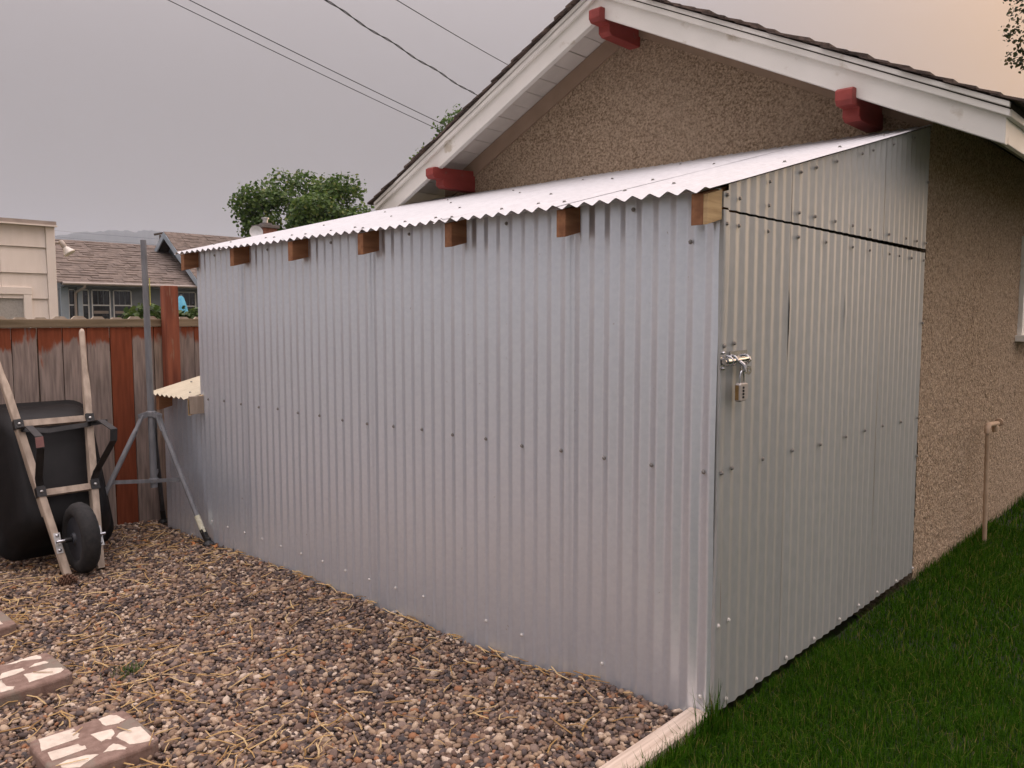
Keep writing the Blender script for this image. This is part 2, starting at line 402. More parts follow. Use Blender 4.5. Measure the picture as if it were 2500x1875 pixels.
class G:
    def __init__(s):
        s.v, s.f = [], []

    def add(s, vs, fs):
        o = len(s.v)
        s.v.extend([tuple(p) for p in vs])
        s.f.extend([tuple(i + o for i in f) for f in fs])
        return s

    def box(s, x0, x1, y0, y1, z0, z1):
        return s.add([(x0, y0, z0), (x1, y0, z0), (x1, y1, z0), (x0, y1, z0), (x0, y0, z1), (x1, y0, z1), (x1, y1, z1), (x0, y1, z1)],
                     [(0, 3, 2, 1), (4, 5, 6, 7), (0, 1, 5, 4), (1, 2, 6, 5), (2, 3, 7, 6), (3, 0, 4, 7)])

    def obox(s, c, a, b, d):
        c, a, b, d = map(Vector, (c, a, b, d))
        vs = [c + i * a + j * b + k * d for k in (-1, 1) for (i, j) in ((-1, -1), (1, -1), (1, 1), (-1, 1))]
        fs = [(0, 3, 2, 1), (4, 5, 6, 7), (0, 1, 5, 4), (1, 2, 6, 5), (2, 3, 7, 6), (3, 0, 4, 7)]
        if a.cross(b).dot(d) < 0:
            fs = [f[::-1] for f in fs]
        return s.add(vs, fs)

    def bar(s, p, q, w, t, side):
        """flat bar from p to q; w half width along side, t half thickness"""
        p, q, side = Vector(p), Vector(q), Vector(side)
        d = (q - p)
        sd = (side - d.normalized() * side.dot(d.normalized())).normalized()
        n = d.normalized().cross(sd)
        return s.obox((p + q) / 2, d / 2, sd * w, n * t)

    def prism(s, poly, ext):
        e = Vector(ext)
        n = len(poly)
        a = [Vector(p) for p in poly]
        nn = Vector((0, 0, 0))
        for i in range(n):
            nn += a[i].cross(a[(i + 1) % n])
        if nn.dot(e) > 0:
            a = a[::-1]
        vs = a + [p + e for p in a]
        fs = [tuple(range(n)), tuple(range(2 * n - 1, n - 1, -1))]
        for i in range(n):
            j = (i + 1) % n
            fs.append((j, i, i + n, j + n))
        return s.add(vs, fs)

    def loft(s, rings, caps=True, closed=True):
        n = len(rings[0])
        vs = [p for r in rings for p in r]
        fs = []
        for k in range(len(rings) - 1):
            for i in range(n if closed else n - 1):
                j = (i + 1) % n
                fs.append((k * n + i, k * n + j, (k + 1) * n + j, (k + 1) * n + i))
        if caps:
            fs.append(tuple(range(n - 1, -1, -1)))
            fs.append(tuple(range((len(rings) - 1) * n, len(rings) * n)))
        return s.add(vs, fs)

    def tube(s, path, r, n=8, caps=True):
        path = [Vector(p) for p in path]
        rr = r if isinstance(r, (list, tuple)) else [r] * len(path)
        rings = []
        up = None
        for i, p in enumerate(path):
            d = (path[min(i + 1, len(path) - 1)] - path[max(i - 1, 0)]).normalized()
            if up is None:
                up = Vector((0, 0, 1)) if abs(d.z) < .9 else Vector((1, 0, 0))
            a = d.cross(up).normalized()
            b = d.cross(a).normalized()
            up = -b if False else a.cross(d)
            rings.append([p + rr[i] * (math.cos(t) * a + math.sin(t) * b) for t in (2 * math.pi * k / n for k in range(n))])
        return s.loft(rings, caps)

    def lathe(s, prof, origin, axis, n=24, xd=None):
        """prof: (r, h) pairs along axis"""
        o, ax = Vector(origin), Vector(axis).normalized()
        a = ax.orthogonal().normalized()
        b = ax.cross(a)
        rings = [[o + h * ax + r * (math.cos(t) * a + math.sin(t) * b) for t in (2 * math.pi * k / n for k in range(n))] for r, h in prof]
        return s.loft(rings, caps=True)

    def ball(s, c, r, n=8, m=6):
        if not isinstance(r, tuple):
            r = (r, r, r)
        rings = []
        for j in range(m + 1):
            ph = math.pi * (j / m) - math.pi / 2
            cr = max(math.cos(ph), .02)
            rings.append([(c[0] + r[0] * cr * math.cos(t), c[1] + r[1] * cr * math.sin(t), c[2] + r[2] * math.sin(ph)) for t in (2 * math.pi * k / n for k in range(n))])
        return s.loft(rings)

    def build(s, name, mat, parent=None, smooth=False, bevel=0.0, seg=2, angle=None):
        org = Vector((0, 0, 0))
        p = parent
        while p is not None:
            org = org + p.location
            p = p.parent
        me = bpy.data.meshes.new(name)
        me.from_pydata([(v[0] - org.x, v[1] - org.y, v[2] - org.z) for v in s.v], [], s.f)
        me.update()
        if mat:
            me.materials.append(mat)
        if smooth:
            me.polygons.foreach_set('use_smooth', [True] * len(me.polygons))
            if angle or len(s.v) < 6000:
                try:
                    me.set_sharp_from_angle(angle=angle or R(52))
                except Exception:
                    pass
        o = bpy.data.objects.new(name, me)
        COL.objects.link(o)
        if parent is not None:
            o.parent = parent
        if bevel > 0:
            md = o.modifiers.new("bevel", 'BEVEL')
            md.width = bevel; md.segments = seg; md.limit_method = 'ANGLE'; md.angle_limit = R(35)
        return o


def tag(o, label=None, cat=None, group=None, kind=None):
    if label:
        o['label'] = label
    if cat:
        o['category'] = cat
    if group:
        o['group'] = group
    if kind:
        o['kind'] = kind
    return o


def thing(name, loc, label, cat, group=None):
    e = bpy.data.objects.new(name, None)
    e.empty_display_size = .2
    e.location = loc
    COL.objects.link(e)
    return tag(e, label, cat, group)


def piece(name, mesh, parent, loc, rot=None):
    """an object sharing a mesh, placed at a world point"""
    o = bpy.data.objects.new(name, mesh)
    org = Vector((0, 0, 0)); p = parent
    while p is not None:
        org = org + p.location
        p = p.parent
    o.parent = parent
    o.location = Vector(loc) - org
    if rot:
        o.rotation_euler = rot
    COL.objects.link(o)
    return o


def np_mesh(name, V, F, mat, smooth=False):
    """V (n,3), F (m,k) arrays"""
    me = bpy.data.meshes.new(name)
    k = F.shape[1]
    me.vertices.add(len(V)); me.vertices.foreach_set('co', V.astype(np.float32).ravel())
    me.loops.add(F.size); me.loops.foreach_set('vertex_index', F.astype(np.int32).ravel())
    me.polygons.add(len(F))
    me.polygons.foreach_set('loop_start', np.arange(0, F.size, k, dtype=np.int32))
    me.polygons.foreach_set('loop_total', np.full(len(F), k, dtype=np.int32))
    if smooth:
        me.polygons.foreach_set('use_smooth', np.ones(len(F), dtype=bool))
    me.update(calc_edges=True)
    me.validate()
    me.materials.append(mat)
    o = bpy.data.objects.new(name, me)
    COL.objects.link(o)
    return o


def fbm(x, y, s, o=3):
    return mnoise.fractal(Vector((x * s, y * s, 3.1)), 1.0, 2.0, o)


# ------------------------------------------------------------------ ground
def gz(x, y):
    """height of the gravel bed"""
    t = min(max((-x - .35) / .55, 0), 1)
    t = t * t * (3 - 2 * t)
    h = -.035 * (1 - t) - .085 * t - .022 * min(max((-x - 2.8) / 1.2, 0), 1)
    h -= .022 * min(max((-y - .2) / .8, 0), 1)
    return h + .010 * fbm(x, y, 2.2)


earth = G()
SEG = [-6000, -800, -60, -4.9, 0, 60, 800, 6000]
earth.add([(x, y, -.32) for y in SEG for x in SEG], [(j * 8 + i, j * 8 + i + 1, (j + 1) * 8 + i + 1, (j + 1) * 8 + i) for j in range(7) for i in range(7)])
tag(earth.build("ground", M_earth), "flat dry earth stretching away to the hills", kind='structure')

g = G()
NX, NY = 90, 130
xs = np.linspace(-4.9, -.06, NX); ys = np.linspace(-8.6, .3, NY)
g.add([(x, y, gz(x, y) - .012) for y in ys for x in xs], [(j * NX + i, j * NX + i + 1, (j + 1) * NX + i + 1, (j + 1) * NX + i) for j in range(NY - 1) for i in range(NX - 1)])
tag(g.build("gravel_bed", M_soil, smooth=True), "bare soil bed under the pebbles", kind='structure')


def lz(x, y):
    return -.045 + .014 * fbm(x, y, .9) + .01 * max(0, y - 3)


g = G()
NX, NY = 50, 80
xs = np.linspace(.004, 9, NX); ys = np.linspace(-6, 14, NY)
g.add([(x, y, lz(x, y)) for y in ys for x in xs], [(j * NX + i, j * NX + i + 1, (j + 1) * NX + i + 1, (j + 1) * NX + i) for j in range(NY - 1) for i in range(NX - 1)])
tag(g.build("lawn", M_lawnsoil, smooth=True), "dark lawn soil beside the shed", kind='structure')

# ------------------------------------------------------------------ hill far away
prof = [(120, 120), (140, 190), (148.6, 248), (152.5, 270), (154.7, 277), (156.9, 294), (158.0, 287), (159.3, 289), (161.3, 275), (162.8, 256), (166, 205), (172, 130), (185, 60)]
g = G()
NA, NR = 420, 7
for k in range(NR):
    f = k / (NR - 1)
    rr = 2100 + 900 * f
    for i in range(NA):
        a = 120 + 65 * i / (NA - 1)
        h = np.interp(a, [p[0] for p in prof], [p[1] for p in prof])
        hz = h * math.sin(f * math.pi / 2) ** 1.2 * rr / 3000 + (5.0 * mnoise.noise(Vector((a * 9, f * 3, 0))) + 7 * mnoise.noise(Vector((a * 2.1, f * 4, 5)))) * f
        g.v.append((cam.location.x + rr * math.cos(R(a)), cam.location.y + rr * math.sin(R(a)), -1 + hz))
for k in range(NR - 1):
    for i in range(NA - 1):
        g.f.append((k * NA + i, k * NA + i + 1, (k + 1) * NA + i + 1, (k + 1) * NA + i))
tag(g.build("hills", M_hill, smooth=True), "long wooded ridge fading into smoke", kind='structure')

# ------------------------------------------------------------------ garage (stuccoed house with gable)
HX, RX = -3.552, -1.776        # left wall, ridge
HY, HB = 2.07, 8.6             # gable wall, back wall
SL = .4876
YB = 1.69                      # front face of the rake boards


def barge_low(x):
    return 3.1437 - SL * abs(x - RX)


garage = thing("garage", (RX, 5.2, 0), "tan stucco garage with white rake boards and red gable brackets", "garage")
SOF = .112                     # soffit above the lower edge of the rake boards
g = G()
top = lambda x: barge_low(x) + SOF - .004
g.prism([(HX, HY, -.3), (0, HY, -.3), (0, HY, top(0)), (RX, HY, top(RX)), (HX, HY, top(HX))], (0, .15, 0))
g.build("gable_wall", M_stucco, garage)
g = G().box(-.15, 0, HY + .151, HB, -.3, top(0) - .002)
side_wall = g.build("side_wall", M_stucco, garage)
G().box(HX, HX + .15, HY + .151, HB, -.3, top(0) - .002).build("side_wall", M_stucco, garage)
g = G().prism([(HX + .151, HB - .15, -.3), (-.151, HB - .15, -.3), (-.151, HB - .15, top(-.151)), (RX, HB - .15, top(RX)), (HX + .151, HB - .15, top(HX + .151))], (0, .15, 0))
g.build("back_wall", M_stucco, garage)


def vnoise(u, v, cell, seed):
    """smooth value noise on arrays"""
    r = np.random.default_rng(seed).random((257, 257))
    a, b = u / cell, v / cell
    i, j = np.floor(a).astype(int), np.floor(b).astype(int)
    f, g_ = a - i, b - j
    f, g_ = f * f * (3 - 2 * f), g_ * g_ * (3 - 2 * g_)
    i %= 256; j %= 256
    return (r[i, j] * (1 - f) + r[i + 1, j] * f) * (1 - g_) + (r[i, j + 1] * (1 - f) + r[i + 1, j + 1] * f) * g_


def stucco_coat(u0, u1, v0, v1, step, place, inside, seed, rough=1.0):
    """rough dashed render as real relief"""
    U, V_ = np.meshgrid(np.arange(u0, u1 + step * .5, step), np.arange(v0, v1 + step * .5, step))
    n1, n2 = vnoise(U, V_, .017, seed), vnoise(U + 3, V_, .034, seed + 1)
    n3, n4 = vnoise(U, V_ + 5, .010, seed + 2), vnoise(U, V_, .45, seed + 3)
    h = rough * (.0055 * np.maximum(n1 - .25, 0) + .0040 * n2 + .0035 * n3) + .0015 * n4
    rr_, cc_ = U.shape
    X, Y, Z = place(U, V_, h)
    pts = np.stack([X.ravel(), Y.ravel(), Z.ravel()], 1)
    idx = np.arange(rr_ * cc_).reshape(rr_, cc_)
    F = np.stack([idx[:-1, :-1], idx[:-1, 1:], idx[1:, 1:], idx[1:, :-1]], -1).reshape(-1, 4)
    ok = inside(U, V_).ravel()
    F = F[ok[F].all(1)]
    used = np.unique(F)
    remap = np.full(len(pts), -1); remap[used] = np.arange(len(used))
    o = np_mesh("stucco_coat", pts[used] - np.array(garage.location), remap[F], M_stucco)
    o.parent = garage
    return o


stucco_coat(HX, 0, 2.22, 3.24, .0062, lambda u, v, h: (u, HY - .0005 - h, v), lambda u, v: v < 3.1437 + SOF - .02 - SL * np.abs(u - RX), 100, .72)
stucco_coat(HY - .006, 5.0, -.12, 2.36, .0075, lambda u, v, h: (.0005 + h, u, v), lambda u, v: ~((u > 4.19) & (v > 1.16) & (v < 1.89)), 200)
# frieze boards on the wall under the soffit
for sgn in (-1, 1):
    e = (HX - .02 if sgn < 0 else .02)
    x0, x1 = (RX, e)
    lo = lambda x: barge_low(x) + SOF - .128
    hi = lambda x: barge_low(x) + SOF - .006
    g = G().prism([(x0, HY - .022, lo(x0)), (x1, HY - .022, lo(x1)), (x1, HY - .022, hi(x1)), (x0, HY - .022, hi(x0))], (0, .0215, 0))
    g.build("frieze_board", M_frieze, garage)
# roof slopes
EX = .43
for sgn in (-1, 1):
    xe = RX + sgn * (-RX + EX)
    lo = lambda x: barge_low(x) + SOF + .020
    hi = lambda x: barge_low(x) + SOF + .075
    g = G().prism([(RX, YB - .012, lo(RX)), (xe, YB - .012, lo(xe)), (xe, YB - .012, hi(xe)), (RX, YB - .012, hi(RX))], (0, HB + .3 - YB, 0))
    rs = g.build("roof_slope", M_deck, garage)
    # painted sheathing boards seen from below
    n = 17
    L_ = (-RX + EX - .03) / n
    for k in range(n):
        xa = RX + sgn * (k * L_ + .002); xb = RX + sgn * ((k + 1) * L_ - .0045)
        dz = random.uniform(-.002, .002)
        z0 = lambda x: barge_low(x) + SOF + dz
        g = G().prism([(xa, YB + .0405, z0(xa)), (xb, YB + .0405, z0(xb)), (xb, YB + .0405, z0(xb) + .018), (xa, YB + .0405, z0(xa) + .018)], (0, 7.0 if sgn > 0 and k > n - 4 else .60, 0))
        g.build("soffit_board", M_soffit, rs)
    # rake (barge) board, crown strip, shingle ends
    xe2 = RX + sgn * (-RX + .417)
    g = G().prism([(RX, YB, barge_low(RX)), (xe2, YB, barge_low(xe2)), (xe2, YB, barge_low(xe2) + .146), (RX, YB, barge_low(RX) + .146)], (0, .04, 0))
    g.build("rake_board", M_white, garage, bevel=.003)
    xe3 = RX + sgn * (-RX + .435)
    a0, a1 = .118, .150
    g = G().prism([(RX, YB - .024, barge_low(RX) + a0), (xe3, YB - .024, barge_low(xe3) + a0), (xe3, YB - .024, barge_low(xe3) + a1), (RX, YB - .024, barge_low(RX) + a1)], (0, .0235, 0))
    g.build("rake_trim", M_white, garage, bevel=.004)
    g = G().prism([(RX, YB - .034, barge_low(RX) + .156), (xe3, YB - .034, barge_low(xe3) + .156), (xe3, YB - .034, barge_low(xe3) + .180), (RX, YB - .034, barge_low(RX) + .180)], (0, .022, 0))
    g.build("drip_strip", M_white, garage, bevel=.003)
    n = 24
    L_ = (-RX + EX + .035) / n
    for k in range(n):
        xa = RX + sgn * (k * L_ - .012); xb = RX + sgn * ((k + 1) * L_ + .03)
        yj = YB - .052 + random.uniform(-.012, .010)
        zb = .182 + random.uniform(0, .004)
        th = random.uniform(.010, .018)
        q = lambda x, d: (x, yj, barge_low(x) + d)
        g = G().prism([q(xa, zb), q(xb, zb + .009), q(xb, zb + .009 + th), q(xa, zb + th * .6)], (0, .40 + random.uniform(0, .05), 0))
        g.build("shingle", M_shingle, rs)
    g = G().prism([(RX, YB + .36, barge_low(RX) + .19), (xe3, YB + .36, barge_low(xe3) + .19), (xe3, YB + .36, barge_low(xe3) + .205), (RX, YB + .36, barge_low(RX) + .205)], (0, HB + .3 - YB - .36, 0))
    tag(g.build("shingle_field", M_shingle, rs), kind=None)
    # eave fascia and its strip
    fx0, fx1 = sorted((RX + sgn * (-RX + .392), RX + sgn * (-RX + .414)))
    zl = barge_low(RX + (-RX + .417))
    G().box(fx0, fx1, YB + .041, HB + .28, zl + .010, zl + .128).build("fascia_board", M_white, garage, bevel=.003)
    fx0, fx1 = sorted((RX + sgn * (-RX + .4145), RX + sgn * (-RX + .437)))
    G().box(fx0, fx1, YB + .001, HB + .28, zl + .112, zl + .146).build("eave_trim", M_white, garage, bevel=.004)
# red brackets
for (xa, xb, zb, zt, zn) in ((-1.8165, -1.7355, 3.045, 3.225, 3.105), (-3.328, -3.246, 2.292, 2.470, 2.352), (-.306, -.224, 2.292, 2.470, 2.352)):
    g = G()
    c = .012
    prof_ = [(2.069, zb), (1.765, zb), (1.735, zb + .018), (1.735, zn), (1.655, zn), (1.635, zn + .02), (1.635, zt - .05), (1.655, zt - .038), (2.069, zt - .02)]
    g.prism([(xa, y, z) for y, z in prof_], (xb - xa, 0, 0))
    g.build("bracket", M_red, garage, bevel=.003)
# window on the side wall, at the right edge of view
g = G()
wy0, wy1, wz0, wz1 = 4.27, 5.35, 1.205, 1.80
g.box(.0005, .035, wy0 - .09, wy0, wz0, wz1 + .09).box(.0005, .035, wy1, wy1 + .09, wz0, wz1 + .09).box(.0005, .033, wy0 + .001, wy1 - .001, wz1, wz1 + .09)
wf = g.build("window", M_white, garage, bevel=.003)
G().box(.0005, .085, wy0 - .15, wy1 + .15, wz0 - .045, wz0 - .001).build("sill", M_white, wf, bevel=.004)
g = G().box(.0005, .02, wy0 + .001, wy0 + .04, wz0, wz1 - .001).box(.0005, .02, wy1 - .04, wy1 - .001, wz0, wz1 - .001).box(.0005, .02, wy0 + .041, wy1 - .041, wz0, wz0 + .04).box(.0005, .02, wy0 + .041, wy1 - .041, wz1 - .041, wz1 - .001)
g.build("sash", M_white, wf)
G().box(.0005, .008, wy0 + .041, wy1 - .041, wz0 + .041, wz1 - .042).build("pane", M_glassdark, wf)

# ------------------------------------------------------------------ corrugated sheets
PITCH = .0678


def prof_h(t, amp):
    """rounded zigzag corrugation, t in periods"""
    return amp * math.asin(.992 * math.cos(2 * math.pi * t)) / math.asin(.992)


def sheet(u0, n, vlo, vhi, place, amp=.0060, rows=9, per=16, off=0.0, phase=0.0, wob=.0012, seed=0, bow=None):
    """corrugated sheet from u0 over n periods; vlo/vhi functions of u; place(u, v, h) gives a world point"""
    g = G()
    cols = int(n * per) + 1
    for r in range(rows + 1):
        f = r / rows
        for c in range(cols):
            u = u0 + c / per * PITCH
            lo, hi = vlo(u), vhi(u)
            v = lo + (hi - lo) * f
            h = prof_h((u - phase) / PITCH, amp) + off + wob * mnoise.noise(Vector((u * 2.3, v * 2.1, seed * 3.7)))
            if bow:
                h += bow(c / (cols - 1), f)
            g.v.append(place(u, v, h))
    for r in range(rows):
        for c in range(cols - 1):
            g.f.append((r * cols + c, r * cols + c + 1, (r + 1) * cols + c + 1, (r + 1) * cols + c))
    return g


def roof_z(y):
    return 1.748 + .257 * y


screw_g = G()
screw_g.lathe([(.0085, 0), (.0085, .0012), (.0058, .0016), (.0056, .0058), (.0035, .0068)], (0, 0, 0), (0, 0, 1), 6)
SM = screw_g.build("screw", M_screw)
screw_mesh = SM.data
bpy.data.objects.remove(SM)
SM = screw_g.build("screw", M_screwlite)
screw_lite = SM.data
bpy.data.objects.remove(SM)
ROT_Y = (R(90), 0, 0)        # axis towards -y
ROT_X = (0, R(90), 0)        # axis towards +x
ROT_ROOF = (math.atan(.257), 0, 0)

shed = thing("shed", (-1.8, 1.0, 0), "lean-to shed of silver corrugated metal with a padlocked door, against the stucco gable", "shed")
# front wall: six sheets side by side
PH = -.0406 + .016
for k in range(6):
    xr = -.004 - k * 9 * PITCH
    n = 9.9
    dz = random.uniform(-.006, .004)
    x_lo = xr - n * PITCH
    if k == 5:
        n = (3.606 + xr) / PITCH
        x_lo = -3.606
    sh = sheet(x_lo, n, lambda u: -.115 + dz + (.075 if u > -.7 else 0) * 0, lambda u: 1.740, lambda u, v, h: (u, -.003 - h, v), off=.0022 * (k % 2), phase=PH, seed=k,
               bow=(lambda a, f: -.006 * (a ** 6) * math.sin(f * 7.0) if False else 0) if k else (lambda a, f: -.004 * (a ** 8) * (1 + math.sin(f * 9))))
    sh.build("wall_sheet", M_wall, shed, smooth=True)
for j in range(18):
    x = -.0406 - j * .2034
    piece("screw", screw_mesh, shed, (x, -.010, .82 + random.uniform(-.006, .006)), ROT_Y)
    if j not in (1, 3, 6):
        piece("screw", screw_lite, shed, (x + random.uniform(-.004, .004), -.010, .046 + random.uniform(-.008, .008)), ROT_Y)
for x in (3.32, 2.712, 2.107, 1.499, .898, .292):
    piece("screw", screw_mesh, shed, (-x - .0406, -.010, 1.70), ROT_Y)
piece("screw", screw_mesh, shed, (-.105, -.010, 1.575), ROT_Y)
# left end wall
sheet(.012, 30, lambda u: -.11, lambda u: roof_z(u) - .022, lambda u, v, h: (-3.612 - h, u, v), rows=3, per=8).build("end_sheet", M_wall, shed, smooth=True)
# corner flashing
g = G()
NZ = 40
for i in range(NZ + 1):
    z = -.03 + (1.672 + .03) * i / NZ
    w = .0022 * math.sin(z * 5.3) + .0016 * math.sin(z * 13.1)
    for (x, y) in ((-.010, .004), (.0045 + w, .002), (.0065 + w, .006), (.0075 + w * .5, .020), (.006 + w, .034), (-.006, .036)):
        g.v.append((x, y, z))
for i in range(NZ):
    for c in range(5):
        g.f.append((i * 6 + c, i * 6 + c + 1, (i + 1) * 6 + c + 1, (i + 1) * 6 + c))
g.build("corner_flashing", M_door, shed, smooth=True)
g = G()
g.add([(.006, .0015, 1.679), (.008, .036, 1.679), (.008, .036, roof_z(.036) - .02), (.006, .0015, roof_z(0) - .02), (-.01, .0015, 1.679), (-.01, .0015, roof_z(0) - .02)],
      [(0, 1, 2, 3), (4, 0, 3, 5)])
g.build("corner_flashing", M_door, shed)
for z in (1.72, 1.628, 1.236, .818, .30):
    piece("screw", screw_mesh if z > .5 else screw_lite, shed, (.008, .019, z), ROT_X)
# framing behind the door gap, timber seen through it
G().box(-.10, -.012, .010, .048, -.05, 1.70).build("door_jamb", M_rafter, shed)
# upper panel over the door: four sheets
seams = [(.037, .515), (.497, 1.043), (1.026, 1.478), (1.460, 2.062)]


def seam_z(y):
    return 1.671 - .0035 * y


for i, (a, b) in enumerate(seams):
    n = (b - a) / PITCH
    sheet(a, n, lambda u: seam_z(u) + .004 + .002 * u, lambda u: roof_z(u) - .002, lambda u, v, h: (h + .003, u, v), off=.0010 * (i % 2) + .0015, phase=.085, seed=20 + i, rows=6, amp=.0034).build("upper_sheet", M_door, shed, smooth=True)
door = G()
# door: a thin timber frame carrying four sheets
door.box(-.045, -.008, .050, .12, .03, 1.655).box(-.045, -.008, 1.98, 2.05, .03, 1.655).box(-.045, -.008, .121, 1.979, .03, .12).box(-.045, -.008, .121, 1.979, 1.57, 1.655).box(-.045, -.008, .121, 1.979, .78, .87)
door = door.build("door", M_rafter, shed)
for i, (a, b) in enumerate(seams):
    a2 = .0405 if i == 0 else a
    n = (b - a2) / PITCH
    bows = lambda aa, f, i=i: (.0036 * (1 - aa) ** 7 * max(0, math.sin((f - .66 - .05 * i) * 17)) * (.58 < f < .86) if i in (1, 2) else 0) + (.003 * (1 - aa) ** 10 * math.sin(f * 8) if i == 0 else 0)
    jit = random.uniform(-.003, .003)
    sheet(a2, n, lambda u: -.006 + jit + .004 * u, lambda u: seam_z(u) - .003 - .008 * max(0, u - .6) / 1.4, lambda u, v, h: (h + .003, u, v), off=.0010 * (i % 2), phase=.085, seed=30 + i, rows=22, bow=bows, amp=.0034).build("door_sheet", M_door, door, smooth=True)
for y in (.085, .308, .554, .812, 1.078, 1.30, 1.521, 1.78, 2.025):
    piece("screw", screw_mesh, door, (.010, y, .824 + random.uniform(-.005, .005)), ROT_X)
for y in (.081, .304, .551, .81, 1.076, 1.30, 1.532, 1.80, 2.05):
    piece("screw", screw_lite, door, (.010, y, .027 + random.uniform(-.006, .008)), ROT_X)
piece("screw", screw_lite, door, (.010, .085, .303), ROT_X)
piece("screw", screw_mesh, door, (.010, .082, 1.243), ROT_X)
for y in (.096, .306, .554, .807, 1.082, 1.279, 1.528, 1.66, 1.84, 2.024):
    piece("screw", screw_mesh, door, (.010, y, 1.628 - .007 * y), ROT_X)
for y in (.094, .304, .549, .692, .885, 1.069, 1.267, 1.509, 1.74, 1.90, 2.045):
    piece("screw", screw_mesh, shed, (.012, y, 1.716 - .008 * y), ROT_X)
for y in (.307, .558, .692, .885, 1.148, 1.272, 1.522, 1.80, 2.03):
    piece("screw", screw_mesh, shed, (.012, y, roof_z(y) - .032), ROT_X)
for z in (2.0, 1.30, .62):
    piece("screw", screw_mesh, shed if z > 1.7 else door, (.010, 2.045, z), ROT_X)
# barrel latch on the door
g = G()
g.bar((.0115, .052, 1.200), (.0115, .170, 1.203), .017, .0015, (0, 0, 1))          # back plate
g.tube([(.026, -.012, 1.185), (.026, .050, 1.187), (.026, .155, 1.192)], .0085, 12)      # bolt
g.tube([(.026, .085, 1.186), (.044, .088, 1.172), (.046, .092, 1.150)], .0065, 8)         # bolt tongue
for y in (.030, .062, .148):
    g.tube([(.0115, y, 1.172), (.026, y, 1.176), (.0375, y, 1.188), (.026, y, 1.2005), (.0115, y, 1.203)], .0045, 8)
latch = g.build("latch", M_chrome, door, smooth=True, angle=R(40))
g = G()
g.bar((.0125, -.001, 1.215), (.0125, -.001, 1.160), .012, .0015, (0, 1, 0))
g.ball((.016, .002, 1.213), .006).ball((.016, .002, 1.163), .006)
g.lathe([(.0125, -.006), (.0125, .014), (.009, .014), (.009, -.006)], (.026, .006, 1.186), (0, 1, 0), 14)
g.build("latch_keeper", M_chrome, shed, smooth=True, angle=R(40))
# hasp tab with its hole (ring plate)
g = G()
ring_o, ring_i = [], []
for k in range(20):
    t = 2 * math.pi * k / 20
    ring_o.append((0.030, .148 + .017 * math.cos(t), 1.152 + .015 * math.sin(t)))
    ring_i.append((0.030, .150 + .0055 * math.cos(t), 1.153 + .0055 * math.sin(t)))
g.loft([ring_i, ring_o, [(x + .003, y, z) for x, y, z in ring_o], [(x + .003, y, z) for x, y, z in ring_i], ring_i], caps=False)
g.bar((.0315, .134, 1.150), (.0315, .088, 1.156), .011, .0015, (0, 0, 1))
g.build("hasp_tab", M_chrome, door)
# rafters
for i, x in enumerate((-3.61, -2.995, -2.388, -1.79, -1.19, -.588, -.034)):
    g = G()
    w = .021
    z0 = lambda y: roof_z(y) - .107
    z1 = lambda y: roof_z(y) - .009
    if i == 6:
        # only the stub outside shows; the timber runs inside the upper panel
        w = .021
    g.prism([(x - w, -.095, z0(-.095)), (x - w, 2.06, z0(2.06)), (x - w, 2.06, z1(2.06)), (x - w, -.095, z1(-.095))], (2 * w, 0, 0))
    g.build("rafter", M_rafter, shed, bevel=.002)
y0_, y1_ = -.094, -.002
G().prism([(-.0125, y0_, z0(y0_)), (-.0125, y1_, z0(y1_)), (-.0125, y1_, z1(y1_) - .004), (-.0125, y0_, z1(y0_) - .004)], (.0145, 0, 0)).build("rafter_lit_face", M_rafterend, shed, bevel=.001)  # thin board added; its paler wood paints sky light on the stub's right side
# roof sheets, corrugations running up the slope
nrm = Vector((0, -.257, 1)).normalized()
for k in range(6):
    xr = .022 - k * 9 * PITCH
    n = 9.9
    x_lo = xr - n * PITCH
    if k == 5:
        x_lo = -3.70
        n = (xr - x_lo) / PITCH
    ov = random.uniform(-.008, .008)
    sh = sheet(x_lo, n, lambda u: -.112 + ov, lambda u: 2.072, lambda u, v, h: (u, v - .25 * h, roof_z(v) + h), amp=.0080, off=.0015 * (k % 2) + .002, phase=.004, rows=8, per=12, seed=50 + k,
               bow=(lambda a, f: .004 * max(0, a - .8) / .2 * (1 - f) ** 3) if k == 2 else None)
    sh.build("roof_sheet", M_roofsheet, shed, smooth=True)
for x, y in [(-1.796, -.074), (-1.578, -.002), (-1.364, -.007), (-1.185, -.077), (-.99, .016), (-.822, .049), (-.637, -.016), (-.487, .156), (-.301, .196), (-2.312, .504), (-1.707, .457), (-2.41, 1.044), (-3.088, 1.067),
             (-2.919, 1.481), (-1.187, .553), (-1.849, 1.058), (-2.299, 1.484), (-.647, .584), (-1.284, 1.165), (-1.764, 1.524), (-.695, 1.18), (-.067, .589), (-.064, 1.103), (-3.616, .117), (-3.414, .124), (-2.951, .096),
             (-3.009, .529), (-2.39, .0), (-2.19, .02), (-2.0, .03), (-2.6, .05), (-2.8, .06), (-.06, 1.6), (-.62, 1.75), (-1.2, 1.7)]:
    piece("screw", screw_mesh, shed, (x, y, roof_z(y) + .010), ROT_ROOF)

